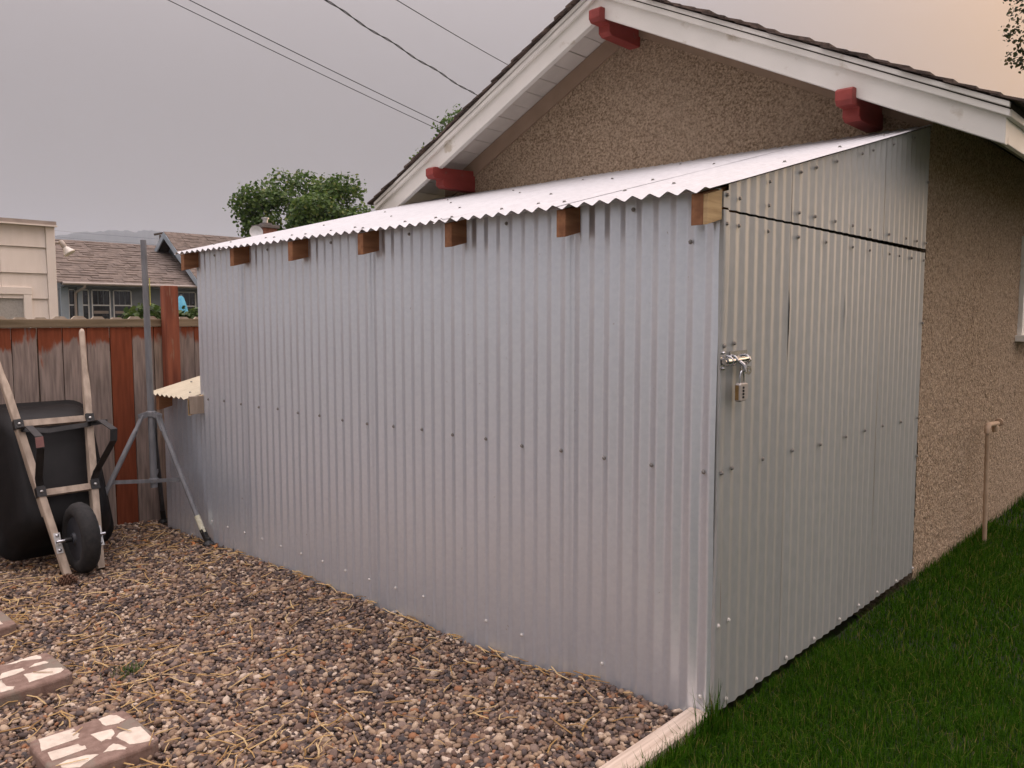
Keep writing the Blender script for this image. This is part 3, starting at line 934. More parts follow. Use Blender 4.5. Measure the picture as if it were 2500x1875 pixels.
# padlock hanging on the latch
pad = thing("padlock", (.052, .083, 1.055), "silver four-dial combination padlock hanging from the latch of the metal door", "padlock")
py, pz = .083, 1.085
g = G()
rings = []
for x, s in ((.030, .93), (.034, 1.0), (.046, 1.0), (.050, .93)):
    ring = []
    for (yy, zz) in ((-.030, -.029), (-.022, -.033), (.018, -.030), (.028, -.024), (.029, .020), (.024, .028), (-.020, .029), (-.030, .024)):
        ring.append((x, py + yy * s, pz + zz * s))
    rings.append(ring)
g.loft(rings)
body = g.build("body", M_lock, pad, bevel=.002)
g = G().obox((.040, py - .0305, pz - .002), (.006, 0, 0), (0, .0012, 0), (0, 0, .024))
g.build("side_band", M_brass, pad)
for k in range(4):
    G().lathe([(.0058, -.0035), (.0064, 0), (.0058, .0035)], (.0475, py - .006, pz + .014 - k * .0105), (0, 0, 1), 10).build("dial", M_blacksteel, pad)
g = G()
pts = []
for k in range(13):
    t = math.pi * k / 12
    pts.append((.040, py + .001 - .0125 * math.cos(t), pz + .050 + .018 * math.sin(t)))
g.tube([(.040, py - .0115, pz + .024)] + pts + [(.040, py + .0135, pz + .024)], .0036, 10)
g.build("shackle", M_chrome, pad, smooth=True)

# small annex beyond the left end, built onto the same wall line
annex = thing("storage_lean_to", (-3.9, .3, 0), "low corrugated lean-to with a cream sheet roof at the far end of the shed", "lean-to")
az = lambda y: .853 + .255 * y
for k, (a, b) in enumerate(((-4.18, -3.615),)):
    sheet(a, (b - a) / PITCH, lambda u: -.14, lambda u: .838, lambda u, v, h: (u, .004 - h, v), phase=PH, seed=70, rows=6).build("wall_sheet", M_wall, annex, smooth=True)
sheet(.012, 9, lambda u: -.12, lambda u: az(u) - .02, lambda u, v, h: (-4.186 - h, u, v), rows=3, per=8).build("end_sheet", M_wall, annex, smooth=True)
sheet(-4.16, .545 / PITCH, lambda u: -.112, lambda u: .62, lambda u, v, h: (u, v - .25 * h, az(v) + h), amp=.0085, phase=.004, rows=5, seed=71).build("roof_sheet", M_annexroof, annex, smooth=True)
for x in (-4.05, -3.59):
    z0 = lambda y: az(y) - .112
    z1 = lambda y: az(y) - .010
    G().prism([(x - .02, -.092, z0(-.092)), (x - .02, .6, z0(.6)), (x - .02, .6, z1(.6)), (x - .02, -.092, z1(-.092))], (.04 if x < -3.7 else .028, 0, 0)).build("rafter", M_rafterend if x > -3.7 else M_rafter, annex, bevel=.002)
G().box(-3.599, -3.5725, -.092, -.004, .842 - .116, .842 - .004).build("end_block", M_ash, annex, bevel=.002)
for x, y in ((-4.0, .12), (-3.72, .18), (-3.68, -.04), (-3.9, .33)):
    piece("screw", screw_mesh, annex, (x, y, az(y) + .010), ROT_ROOF)
for x in (-3.66, -3.8):
    piece("screw", screw_mesh, annex, (x, -.004, .80), ROT_Y)

# ------------------------------------------------------------------ timber edging
curb = thing("timber_edging", (-.05, -1.2, -.1), "pale timber edging board between the pebbles and the lawn", "edging")
g = G()
ring = []
N_ = 24
rings = []
for i in range(N_ + 1):
    y = .0 - 3.2 * i / N_
    w = .004 * fbm(y, 2, 1.5)
    rings.append([(-.086 + w, y, -.14), (.000 + w, y, -.14), (.000 + w, y, -.008), (-.006 + w, y, -.002), (-.045 + w, y, .000), (-.080 + w, y, -.003), (-.086 + w, y, -.010)])
g.loft(rings)
g.build("board", M_curb, curb)

# ------------------------------------------------------------------ stepping stones
INLAYS = [
    [[(0.019, 0.032), (0.105, 0.016), (0.104, 0.128), (0.089, 0.127), (0.078, 0.138), (0.06, 0.134), (0.05, 0.121), (0.042, 0.135), (0.025, 0.135)], [(0.128, 0.027), (0.191, 0.02), (0.194, 0.122), (0.168, 0.122), (0.161, 0.111), (0.143, 0.109)], [(0.23, 0.027), (0.262, 0.028), (0.294, 0.065), (0.256, 0.132), (0.234, 0.104), (0.222, 0.054)], [(0.11, 0.162), (0.184, 0.166), (0.177, 0.18), (0.188, 0.195), (0.161, 0.216), (0.124, 0.225)], [(0.023, 0.216), (0.085, 0.216), (0.1, 0.256), (0.089, 0.278), (0.036, 0.271), (0.016, 0.255)], [(0.184, 0.212), (0.266, 0.226), (0.289, 0.26), (0.294, 0.29), (0.257, 0.294), (0.176, 0.294), (0.165, 0.277), (0.17, 0.229)], [(0.255, 0.147), (0.268, 0.179), (0.291, 0.201), (0.281, 0.208), (0.237, 0.199), (0.223, 0.189)]],
    [[(0.03, 0.143), (0.041, 0.185), (0.037, 0.207), (0.07, 0.269), (0.046, 0.273), (0.016, 0.263), (0.016, 0.222)], [(0.127, 0.204), (0.129, 0.243), (0.133, 0.272), (0.12, 0.274), (0.102, 0.265), (0.103, 0.231)], [(0.133, 0.103), (0.158, 0.097), (0.157, 0.136), (0.14, 0.186), (0.112, 0.187), (0.106, 0.16), (0.105, 0.117)], [(0.181, 0.171), (0.272, 0.164), (0.265, 0.226), (0.267, 0.263), (0.247, 0.292), (0.222, 0.294), (0.189, 0.256), (0.186, 0.199)], [(0.162, 0.095), (0.287, 0.063), (0.29, 0.103), (0.272, 0.114), (0.244, 0.093), (0.177, 0.098)], [(0.016, 0.142), (0.016, 0.135), (0.016, 0.158), (0.016, 0.155)]],
    [[(.03, .03), (.04, .12), (.13, .13), (.12, .05)], [(.16, .05), (.18, .14), (.26, .12), (.24, .05)], [(.05, .17), (.06, .26), (.15, .25), (.14, .18)], [(.185, .18), (.19, .26), (.27, .262), (.262, .17)]],
]
for i, (x0, y0, zt, lab) in enumerate(((-1.585, -1.607, -.050, "brown concrete stepping stone with seven cream stone chips, nearest the bottom edge of the pebbles"),
                                       (-2.325, -1.625, -.050, "brown concrete stepping stone with long cream chips, second along the pebble path"),
                                       (-3.065, -1.615, -.050, "brown concrete stepping stone far along the path, only its corner in view"))):
    st = thing("stepping_stone", (x0 + .15, y0 + .15, -.12), lab, "stepping stone", "stepping stones in the pebbles")
    g = G()
    S_ = .312
    rings = []
    c = .035
    base = [(c, 0), (S_ - c, 0), (S_ - .01, .01), (S_, c), (S_, S_ - c), (S_ - .01, S_ - .01), (S_ - c, S_), (c, S_), (.01, S_ - .01), (0, S_ - c), (0, c), (.01, .01)]
    for z, ins in ((zt - .085, -.004), (zt - .012, 0), (zt - .004, .003), (zt, .010)):
        rings.append([(x0 + min(max(px, ins), S_ - ins), y0 + min(max(py_, ins), S_ - ins), z) for px, py_ in base])
    g.loft(rings)
    g.build("slab", M_paver, st, bevel=.003)
    for poly in INLAYS[i]:
        cx_ = sum(p[0] for p in poly) / len(poly); cy_ = sum(p[1] for p in poly) / len(poly)
        # roughen the chip outline
        pp = []
        for a in range(len(poly)):
            p, q = poly[a], poly[(a + 1) % len(poly)]
            for f in (0, .33, .66):
                pp.append((p[0] + (q[0] - p[0]) * f + random.uniform(-.0022, .0022), p[1] + (q[1] - p[1]) * f + random.uniform(-.0022, .0022)))
        pp = [(min(max(a, .012), S_ - .012), min(max(b, .012), S_ - .012)) for a, b in pp]
        G().prism([(x0 + a, y0 + b, zt - .004) for a, b in pp], (0, 0, .0058)).build("stone_chip", M_inlay, st)

# ------------------------------------------------------------------ fence
fence = thing("fence", (-4.42, -.6, 0), "weathered red-brown board fence with a square post behind the wheelbarrow", "fence")
y = -3.03
i = 0
edges = [-3.03 + .1466 * k for k in range(28)]
for k in range(27):
    a, b = edges[k], edges[k + 1]
    gap = random.uniform(.0015, .0045)
    mid = (a + b) / 2
    mt = M_boardworn
    if abs(mid + .18) < .05:
        mt = M_boardred
    elif abs(mid - .11) < .05:
        mt = M_boardpale
    elif abs(mid - .40) < .2:
        mt = M_boardworn
    dx = random.uniform(-.004, .004)
    tilt = random.uniform(-.002, .002)
    zt = 1.262
    g = G().prism([(-4.42 + dx, a + gap, -.2), (-4.42 + dx, b - gap, -.2), (-4.42 + dx, b - gap + tilt, zt), (-4.42 + dx, a + gap + tilt, zt)], (.018, 0, 0))
    g.build("board", mt, fence, bevel=.0015)
for (a, b) in ((-3.1, .097), (.196, .93)):
    G().box(-4.445, -4.388, a, b, 1.2645, 1.318).build("rail", M_rail, fence, bevel=.004)
G().box(-4.4, -4.374, -3.0, -.80, -.16, -.05).build("kick_board", M_post, fence, bevel=.003)
for py0 in (.100, -2.30):
    G().box(-4.395, -4.31, py0, py0 + .092, -.25, 1.548 if py0 > 0 else 1.30).build("post", M_post, fence, bevel=.004)
for z in (1.10, .1):
    G().box(-4.47, -4.4255, -3.0, .93, z, z + .09).build("back_rail", M_rail, fence)
# neighbour-side pickets with clipped tips, seen just over the rail
for k in range(34):
    a = -3.05 + .118 * k + random.uniform(-.006, .006)
    zt = 1.3335 + random.uniform(-.006, .006)
    w = .100
    g = G().prism([(-4.50, a, -.2), (-4.50, a + w, -.2), (-4.50, a + w, zt - .022), (-4.50, a + w - .025, zt), (-4.50, a + .025, zt), (-4.50, a, zt - .022)], (.016, 0, 0))
    if a < .1 or a > .25:
        g.build("picket", M_backpicket, fence)

# ------------------------------------------------------------------ leaf helpers


def leaf_cloud(centers, radii, count, size, flat=.0, quadlike=True, seed=1, squash=.8):
    """count leaves spread in shells of the given blobs; returns V,F"""
    r = np.random.default_rng(seed)
    c = np.array(centers); rad = np.array(radii)
    p = rad ** 2 / np.sum(rad ** 2)
    idx = r.choice(len(c), count, p=p)
    d = r.normal(size=(count, 3)); d /= np.linalg.norm(d, axis=1)[:, None]
    rr = rad[idx] * np.clip(r.normal(.82, .22, count), .1, 1.25)
    pos = c[idx] + d * rr[:, None] * np.array([1, 1, squash])
    nrm_ = d * .6 + r.normal(size=(count, 3)) * .6 + np.array([0, 0, .5])
    nrm_ /= np.linalg.norm(nrm_, axis=1)[:, None]
    t = np.cross(nrm_, r.normal(size=(count, 3))); t /= np.linalg.norm(t, axis=1)[:, None]
    b = np.cross(nrm_, t)
    s = size * r.uniform(.55, 1.25, count)[:, None]
    # six-sided leaf: stem, shoulders, tip
    pts = [(-.5, 0, 0), (-.15, -.42, .05), (.25, -.30, .04), (.6, 0, -.08), (.25, .30, .04), (-.15, .42, .05)]
    V = np.stack([pos + s * (u * t + v * b + w * nrm_) for u, v, w in pts], 1).reshape(-1, 3)
    base = (np.arange(count) * 6)[:, None]
    F = np.concatenate([base + np.array([[0, 1, 2, 3]]), base + np.array([[0, 3, 4, 5]])], 0)
    return V, F


def tree(name, base, height, crown_c, crown_r, nblobs, blob_r, count, leaf, mat, label, seed, trunk_r=.18, keep=None, extra=()):
    root = thing(name, base, label, "tree")
    r = np.random.default_rng(seed)
    cs, rs = [], []
    while len(cs) < nblobs:
        d = r.normal(size=3); d /= np.linalg.norm(d)
        f = r.uniform(.35, 1.0) ** .6
        p = np.array(crown_c) + d * np.array(crown_r) * f
        if keep is not None and not keep(p):
            continue
        cs.append(p); rs.append(blob_r * r.uniform(.6, 1.25))
    for e in extra:
        cs.append(np.array(e[:3])); rs.append(e[3])
    V, F = leaf_cloud(cs, rs, count, leaf, seed=seed)
    o = np_mesh("crown", V - np.array(base), F, mat)
    o.parent = root
    g = G()
    b = Vector(base); cc = Vector(crown_c)
    top_ = Vector((cc.x, cc.y, cc.z - crown_r[2] * .25))
    g.tube([b, b.lerp(top_, .35) + Vector((.1, .05, 0)), b.lerp(top_, .7), top_], [trunk_r * 1.3, trunk_r, trunk_r * .8, trunk_r * .5], 10)
    g.build("trunk", M_bark, root, smooth=True)
    for p in cs[::2]:
        s_ = b.lerp(top_, r.uniform(.55, .95))
        q = Vector(p)
        m_ = s_.lerp(q, .5) + Vector((0, 0, -.08 * (q - s_).length))
        G().tube([s_, m_, q], [trunk_r * .35, trunk_r * .2, trunk_r * .06], 6).build("limb", M_bark, root, smooth=True)
    return root


# ------------------------------------------------------------------ cream outbuilding behind the fence
cb = thing("outbuilding", (-9.5, -2, 0), "cream shingle-sided outbuilding with a frosted window, left behind the fence", "building")
X8 = -8.0
G().box(-12.5, X8 - .030, -6.0, .570, -.32, 2.262).build("wall", M_cream, cb)
rows_ = [(2.048, 2.262), (1.782, 2.044), (1.522, 1.778), (1.262, 1.518), (1.0, 1.258), (.74, .996), (.48, .736), (.0, .476)]
for zlo, zhi in rows_:
    yy = .4985
    k = 0
    while yy > -5.9:
        w = .62 if k else .42
        a = yy - w
        for (aa, bb) in ((a + .0012, yy - .0012),):
            if zlo < 1.6 and zhi < 1.62 and zlo > .4 and aa < .344:
                if bb <= .346 and bb > -1.2:
                    continue
                if bb > .346:
                    aa = .3475
            g = G().prism([(X8 - .029, aa, zlo), (X8, aa, zlo), (X8 - .018, aa, zhi), (X8 - .029, aa, zhi)], (0, bb - aa, 0))
            g.build("siding_panel", M_cream, cb)
        yy = a
        k += 1
G().box(X8 - .029, X8 + .012, .5005, .584, -.2, 2.262).build("corner_board", M_creamtrim, cb, bevel=.003)
G().box(X8 - .60, X8 - .001, .5712, .5835, -.2, 2.262).build("corner_board", M_creamtrim, cb)
G().box(-12.6, X8 + .055, -6.05, .60, 2.2645, 2.278).build("drip_edge", M_creamtrim, cb)
G().box(-12.6, X8 + .045, -6.05, .592, 2.2785, 2.318).build("roof_edge", M_flash, cb)
g = G()
g.box(X8 - .028, X8 + .014, -1.2, .345, 1.562, 1.636).box(X8 - .028, X8 + .012, .268, .344, .55, 1.561).box(X8 - .028, X8 + .012, -1.2, -1.13, .55, 1.561)
wn_ = g.build("window", M_creamtrim, cb, bevel=.003)
G().box(X8 - .0295, X8 - .020, -1.129, .2675, .55, 1.5605).build("pane", M_frost, wn_)
# flood lamp on its corner
fl = thing("flood_lamp", (X8 - .1, .585, 2.09), "cream cone-shaped flood lamp on the corner of the cream outbuilding", "lamp")
G().tube([(X8 - .06, .5845, 2.108), (X8 - .06, .64, 2.110)], .016, 8).build("mount", M_lampbody, fl, smooth=True)
dirl = Vector((.30, .42, -.75)).normalized()
p0 = Vector((X8 - .05, .655, 2.125))
G().lathe([(.012, -.01), (.026, 0), (.028, .05), (.024, .075)], p0, dirl, 14).build("socket", M_lampbody, fl, smooth=True)
G().lathe([(.022, .072), (.030, .085), (.062, .145), (.060, .152), (.02, .156)], p0, dirl, 18).build("bulb", M_lampwhite, fl, smooth=True, angle=R(40))

# ------------------------------------------------------------------ blue-grey house further back
bh = thing("bungalow", (-32, 10, 0), "blue-grey bungalow with brown shingle roofs and sash windows beyond the fence", "house")
G().box(-37, -29.5, 7.60, 17.5, -.32, 2.62).build("wall", M_blue, bh)
# gable end return wall
G().prism([(-29.45, 7.585, 2.35), (-29.02, 7.585, 2.47), (-33, 7.585, 4.24), (-36.9, 7.585, 2.5), (-36.9, 7.585, 2.35)], (0, .014, 0)).build("gable_end", M_blue, bh)
G().box(-29.45, -29.0, 7.47, 17.4, 2.40, 2.43).build("soffit", M_blue, bh)
NC = 19
rf = G().prism([(-28.95, 7.40, 2.50), (-33, 7.40, 4.30), (-37.05, 7.40, 2.50), (-37.05, 7.40, 2.44), (-33, 7.40, 4.24), (-28.95, 7.40, 2.44)], (0, 10.2, 0)).build("roof", M_deck, bh)
for k in range(NC):
    f0, f1 = k / NC, (k + 1.12) / NC
    xa, za = -28.92 + (-33 + 28.92) * f0, 2.515 + (4.33 - 2.515) * f0
    xb, zb = -28.92 + (-33 + 28.92) * min(f1, 1.0), 2.515 + (4.33 - 2.515) * min(f1, 1.0)
    # each course is a run of tabs with uneven butts
    y = 7.38 - random.uniform(0, .3)
    g = G()
    while y < 17.6:
        w = random.choice((.22, .30, .38, .5))
        t = random.choice((.012, .026, .04))
        g.prism([(xa, y, za), (xa, y, za + t), (xb, y, zb + .006), (xb, y, zb)], (0, w - .004, 0))
        y += w
    g.build("shingle_course", M_brown, rf)
G().tube([(-28.90, 7.40, 2.50), (-28.90, 17.6, 2.50)], .05, 8).build("gutter", M_gutter, bh, smooth=True)
G().box(-28.965, -28.945, 7.40, 17.6, 2.44, 2.515).build("fascia_board", M_gutter, bh)
G().tube([(-28.93, 8.12, 2.47), (-28.95, 8.12, 2.38), (-29.40, 7.98, 2.22), (-29.45, 7.97, 2.15), (-29.45, 7.97, -.2)], .045, 8).build("downspout", M_gutter, bh, smooth=True)
for (a, b, mt) in ((7.50, 7.75, M_bluetrim), (8.05, 8.20, M_bluetrim)):
    G().box(-29.498, -29.44, a, b, -.2, 2.39).build("porch_post", mt, bh)
for (a, b) in ((7.77, 7.945), (8.215, 8.39), (8.545, 9.12), (9.285, 9.87), (11.66, 12.32), (12.6, 13.3)):
    g = G()
    z0, z1, zm = 1.0, 2.285, 1.765
    X_ = -29.4995
    g.box(X_, X_ + .05, a - .035, a, z0, z1).box(X_, X_ + .05, b, b + .035, z0, z1).box(X_, X_ + .048, a, b, z1, z1 + .035).box(X_, X_ + .04, a + .001, b - .001, zm - .022, zm + .022)
    w_ = g.build("window", M_winwhite, bh)
    G().box(X_, X_ + .012, a + .001, b - .001, z0, zm - .0225).build("pane", M_glassdark, w_)
    G().box(X_, X_ + .014, a + .001, b - .001, zm + .0225, z1 - .001).build("pane", M_glassdark, w_)
    if b - a > .5:
        for f in (1 / 3, 2 / 3):
            yy = a + (b - a) * f
            G().box(X_, X_ + .022, yy - .010, yy + .010, zm + .023, z1 - .001).build("muntin", M_blue, w_)
        G().box(X_, X_ + .016, a + .03, b - .03, zm - .30, zm - .20).build("blind", M_blind, w_)
# side windows of the porch return
g = G()
g.box(-31.4, -31.34, 7.55, 7.598, 1.0, 2.30).box(-30.0, -29.95, 7.55, 7.598, 1.0, 2.30).box(-31.339, -30.001, 7.552, 7.598, 1.745, 1.785).box(-31.339, -30.001, 7.552, 7.598, 2.26, 2.30)
w_ = g.build("window", M_winwhite, bh)
G().box(-31.339, -30.001, 7.585, 7.5985, 1.0, 1.7445).build("pane", M_glassdark, w_)
G().box(-31.339, -30.001, 7.585, 7.5985, 1.7855, 2.2595).build("pane", M_glassdark, w_)

# front cross-gable wing of the next house
gb = thing("gable_dormer", (-31.5, 13, 3), "blue-grey cross gable with its own brown shingle roof rising from the bungalow roof", "dormer")
PX, PZ, GY = -31.5, 4.77, 12.11
for sgn in (-1, 1):
    xe, ze = PX + sgn * 2.74, PZ - 2.74 * .729
    r_ = G().prism([(PX, GY, PZ - .10), (xe, GY, ze - .10), (xe, GY, ze), (PX, GY, PZ)], (0, 5.3, 0)).build("roof_slope", M_deck, gb)
    n = 15
    for k in range(n):
        fa, fb = k / n, min((k + 1.15) / n, 1)
        xa = xe + (PX - xe) * fa; za = ze + (PZ - ze) * fa
        xb = xe + (PX - xe) * fb; zb = ze + (PZ - ze) * fb
        y = GY - .02 - random.uniform(0, .02)
        g = G()
        while y < GY + 5.2:
            w = random.choice((.22, .30, .38, .5))
            t = random.choice((.012, .026, .04))
            g.prism([(xa, y, za + .004), (xa, y, za + t), (xb, y, zb + .012), (xb, y, zb + .004)], (0, w - .004, 0))
            y += w
        g.build("shingle_course", M_brown, r_)
    G().prism([(PX, GY - .05, PZ - .26), (xe, GY - .05, ze - .26), (xe, GY - .05, ze - .01), (PX, GY - .05, PZ - .01)], (0, .049, 0)).build("rake_board", M_bluetrim, gb)
G().prism([(PX - 1.9, GY + .5, 3.0), (PX + 1.9, GY + .5, 3.0), (PX + 1.9, GY + .5, PZ - .1 - 1.9 * .729), (PX, GY + .5, PZ - .12), (PX - 1.9, GY + .5, PZ - .1 - 1.9 * .729)], (0, .2, 0)).build("gable_wall", M_blue, gb)
G().box(PX + 1.7, PX + 1.9, GY + .701, GY + 5.2, 2.9, PZ - .11 - 1.9 * .729).build("side_wall", M_blue, gb)
# chimney of that house
ch = G().box(-27.38, -26.72, 13.75, 14.35, 3.6, 4.72).build("chimney", M_brick, gb)
for k in range(9):
    z = 4.08 + .075 * k
    for q in range(3):
        a = -27.38 + .22 * q + (.11 if k % 2 else 0)
        if a + .21 < -26.70:
            G().box(a + .006, a + .214, 13.738, 13.749, z, z + .066).build("brick", M_brick, ch)
        b = 13.75 + .20 * q
        G().box(-26.719, -26.708, b + .006, b + .194, z, z + .066).build("brick", M_brick, ch)
G().box(-27.46, -26.64, 13.68, 14.42, 4.72, 4.84).build("cap", M_cap, ch, bevel=.01)
G().box(-27.22, -26.86, 13.90, 14.22, 4.84, 4.93).build("flue_base", M_cap, ch)
G().lathe([(.10, 0), (.10, .14), (.15, .15), (.15, .20), (.08, .22)], (-27.05, 14.05, 4.93), (0, 0, 1), 12).build("flue_cap", M_zinc, ch, smooth=True, angle=R(40))
dish = thing("satellite_dish", (-26.6, 13.4, 3.9), "round white satellite dish beside the brick chimney", "dish")
G().lathe([(.02, -.05), (.16, -.02), (.235, .03), (.245, .035), (.24, .022), (.15, -.03)], (-26.6, 13.4, 4.50), (.88, -.40, .2), 24).build("reflector", M_dish, dish, smooth=True)
G().tube([(-26.66, 13.42, 3.9), (-26.66, 13.42, 4.48)], .02, 8).build("mast", M_pole, dish)

# hedge/ivy on the neighbour side of the fence
rv = np.random.default_rng(5)
for nm, y0, y1, n, lab, hh in (("vine", .10, .42, 700, "leafy green vine topping the fence left of the red post", .085), ("vine", .42, .98, 1100, "leafy green vine topping the fence between the red post and the shed", .07)):
    root = thing(nm, (-4.9, (y0 + y1) / 2, 0), lab, "plant", "vines along the back of the fence")
    cs = [(rv.uniform(-5.05, -4.8), rv.uniform(y0, y1), 1.22 + rv.uniform(0, .12) + hh * .5) for _ in range(22)]
    V, F = leaf_cloud(cs, [hh] * 22, n, .045, seed=int(y0 * 100))
    o = np_mesh("foliage", V - np.array(root.location), F, M_ivy); o.parent = root
    for k in range(6):
        c_ = cs[k]
        G().tube([(c_[0], c_[1], -.3), (c_[0] + .03, c_[1] + .02, .6), c_], .008, 5).build("stem", M_bark, root)

# closed garden umbrella
um = thing("garden_umbrella", (-12.5, 3.97, -.3), "closed bright blue garden umbrella seen beside the red fence post", "umbrella")
G().tube([(-12.5, 3.97, -.3), (-12.5, 3.97, 1.72)], .02, 8).build("pole", M_pole, um)
g = G()
rings = []
for z, r_ in ((1.70, .02), (1.66, .045), (1.5, .085), (1.2, .12), (.9, .13), (.88, .11)):
    rings.append([(-12.5 + (r_ * (1 + .18 * math.cos(6 * t))) * math.cos(t), 3.97 + (r_ * (1 + .18 * math.cos(6 * t))) * math.sin(t), z) for t in (2 * math.pi * k / 24 for k in range(24))])
g.loft(rings)
g.build("canopy", M_umb, um, smooth=True)

# trees
tree("maple_tree", (-32.0, 19.0, -.32), 8, (-31.9, 19.3, 5.1), (3.45, 3.45, 2.85), 80, .80, 32000, .165, M_leaf, "bushy green maple tree behind the brick chimney and shed roof", 11, .2)
tree("leafy_tree", (-16.9, 15.7, -.32), 7.5, (-17.15, 15.35, 5.6), (1.5, 1.5, 1.75), 60, .55, 16000, .11, M_leaf, "green tree whose top peeks over the left slope of the garage roof", 21, .16)
tree("tall_tree", (.4, 19.5, -.32), 10, (-.1, 19.2, 9.7), (2.6, 2.6, 3.2), 70, .60, 26000, .085, M_leafdark, "dark dry-leaved tree against the orange sky at the top right corner", 31, .2,
     extra=[(-3.17, 19.2, 8.15, .30), (-3.37, 19.1, 7.75, .24), (-3.02, 19.2, 7.5, .36), (-3.27, 19.3, 7.2, .26), (-2.87, 19.2, 6.95, .30), (-3.32, 19.1, 8.6, .28), (-2.72, 19.3, 7.3, .3), (-2.92, 19.1, 8.9, .4), (-2.62, 19.1, 8.1, .4)])
tree("conifer_tree", (-44, 2.3, -.32), 7, (-44, 2.6, 5.0), (.55, .55, 2.6), 14, .35, 1500, .15, M_leafdark, "tip of a small dark conifer above the cream outbuilding roof", 41, .1)

# overhead wires
for a, b, r_, lab, tw in (((-9.91, 2.73, 5.64), (-10.16, 7.91, 4.79), .0055, "thin black overhead wire, lowest of the four crossing the sky", 0),
                          ((-9.70, 2.93, 5.64), (-10.11, 7.97, 4.89), .0062, "thin black overhead wire running just above the lowest wire", 0),
                          ((-8.35, 4.20, 5.64), (-9.70, 8.42, 5.43), .0085, "thick twisted black overhead cable in the middle of the sky", 1),
                          ((-7.64, 4.86, 5.64), (-9.31, 8.84, 6.00), .0062, "thin straight black overhead wire nearest the garage ridge", 0)):
    a, b = Vector(a), Vector(b)
    pts = []
    for k in range(81):
        t = -1.2 + 3.4 * k / 80
        p = a.lerp(b, t)
        p.z -= .05 * (.25 - (t - .5) ** 2) * 1.0
        pts.append(p)
    g = G()
    if tw:
        for ph in (0, math.pi):
            hp = []
            for k in range(401):
                t = -1.2 + 3.4 * k / 400
                p = a.lerp(b, t)
                p.z -= .05 * (.25 - (t - .5) ** 2)
                w = 2 * math.pi * t * 6.5 + ph
                hp.append(p + Vector((.006 * math.cos(w), .003 * math.cos(w), .010 * math.sin(w) + .012 * math.sin(t * 21))))
            g.tube(hp, r_ * .8, 6)
    else:
        g.tube(pts, r_, 6)
    o = g.build("overhead_wire", M_wire)
    tag(o, lab, "wire", "overhead wires across the sky")
for k, z in enumerate((0, .5, .8)):
    o = G().tube([(-70, 8, 8.7 - z), (-70, 22, 8.2 - z), (-70, 48, 8.0 - z)], .006, 5).build("distant_wire", M_wire)
    tag(o, ("faint thin distant wire, highest of three above the hill", "faint thin distant wire, middle one of three above the hill", "faint thin distant wire, lowest of three above the hill")[k], "wire", "distant wires before the hill")
pa = thing("utility_pole", (-44.15, 17.45, -.32), "far utility pole with only its crossarm showing beside the gable peak", "pole")
G().tube([(-44.15, 17.45, -.32), (-44.15, 17.45, 5.9)], .06, 8).build("shaft", M_bark, pa)
G().bar((-44.35, 17.20, 5.92), (-43.95, 17.62, 6.03), .05, .05, (0, 0, 1)).build("crossarm", M_bark, pa)

# ------------------------------------------------------------------ garden faucet
fa = thing("garden_faucet", (.1, 3.12, -.05), "painted standpipe faucet rising from the lawn beside the stucco wall", "faucet")
G().tube([(.1, 3.12, -.1), (.1, 3.07, .60), (.1, 3.06, .665)], .0125, 12).build("pipe", M_pipe, fa, smooth=True)
g = G()
g.tube([(.1, 3.055, .640), (.1, 3.055, .668), (.1, 3.075, .684), (.1, 3.11, .686)], .0165, 12)
g.build("elbow", M_pipe, fa, smooth=True)
g = G()
g.tube([(.1, 3.09, .686), (.1, 3.22, .680), (.1, 3.30, .676)], [.0135, .017, .0135], 12)
g.lathe([(.012, 0), (.02, .012), (.017, .045)], (.1, 3.24, .676), (0, .25, -1), 10)
tp = g.build("tap", M_pipe, fa, smooth=True)
g = G().lathe([(.006, 0), (.006, .03), (.024, .032), (.026, .040), (.008, .044)], (.1, 3.30, .676), (0, 1, .1), 12)
g.build("handle", M_pipe, tp, smooth=True, angle=R(40))

# ------------------------------------------------------------------ tripod mast
tr = thing("mast_tripod", (-3.885, -.2, -.1), "grey metal mast on a folding tripod standing between the fence and the shed", "mast")
PXm, PYm = -3.885, -.205
G().tube([(PXm + .006, PYm, .24), (PXm, PYm, .75), (PXm - .004, PYm - .002, 1.35)], [.0215, .0205, .0195], 14).build("lower_tube", M_pole, tr, smooth=True)
up = G().tube([(PXm - .004, PYm - .002, 1.351), (PXm - .012, PYm - .004, 1.812)], .0178, 14).build("upper_tube", M_pole, tr, smooth=True)
G().lathe([(.0195, 0), (.0195, .008)], (PXm - .0105, PYm - .004, 1.70), (0, 0, 1), 14).build("joint_ring", M_pole, tr, smooth=True, angle=R(40))
G().obox((PXm + .010, PYm + .0165, 1.49), (.004, 0, 0), (0, .0014, 0), (0, 0, .085)).build("yellow_label", M_yellow, tr)
feet = [(-3.505, -.045, -.10), (-4.262, .012, -.10), (-3.90, -.660, -.10)]
g = G().lathe([(.026, -.018), (.030, -.014), (.030, .014), (.026, .018)], (PXm, PYm, .715), (0, 0, 1), 14)
for f in feet:
    d = Vector((f[0] - PXm, f[1] - PYm, 0)).normalized()
    sd = Vector((-d.y, d.x, 0))
    for s in (-1, 1):
        g.bar(Vector((PXm, PYm, .715)) + d * .02 + sd * .012 * s, Vector((PXm, PYm, .70)) + d * .075 + sd * .012 * s, .016, .002, (0, 0, 1))
g.build("top_collar", M_pole, tr)
g = G().lathe([(.026, -.015), (.029, -.012), (.029, .012), (.026, .015)], (PXm + .006, PYm, .285), (0, 0, 1), 14)
g.build("lower_collar", M_pole, tr)
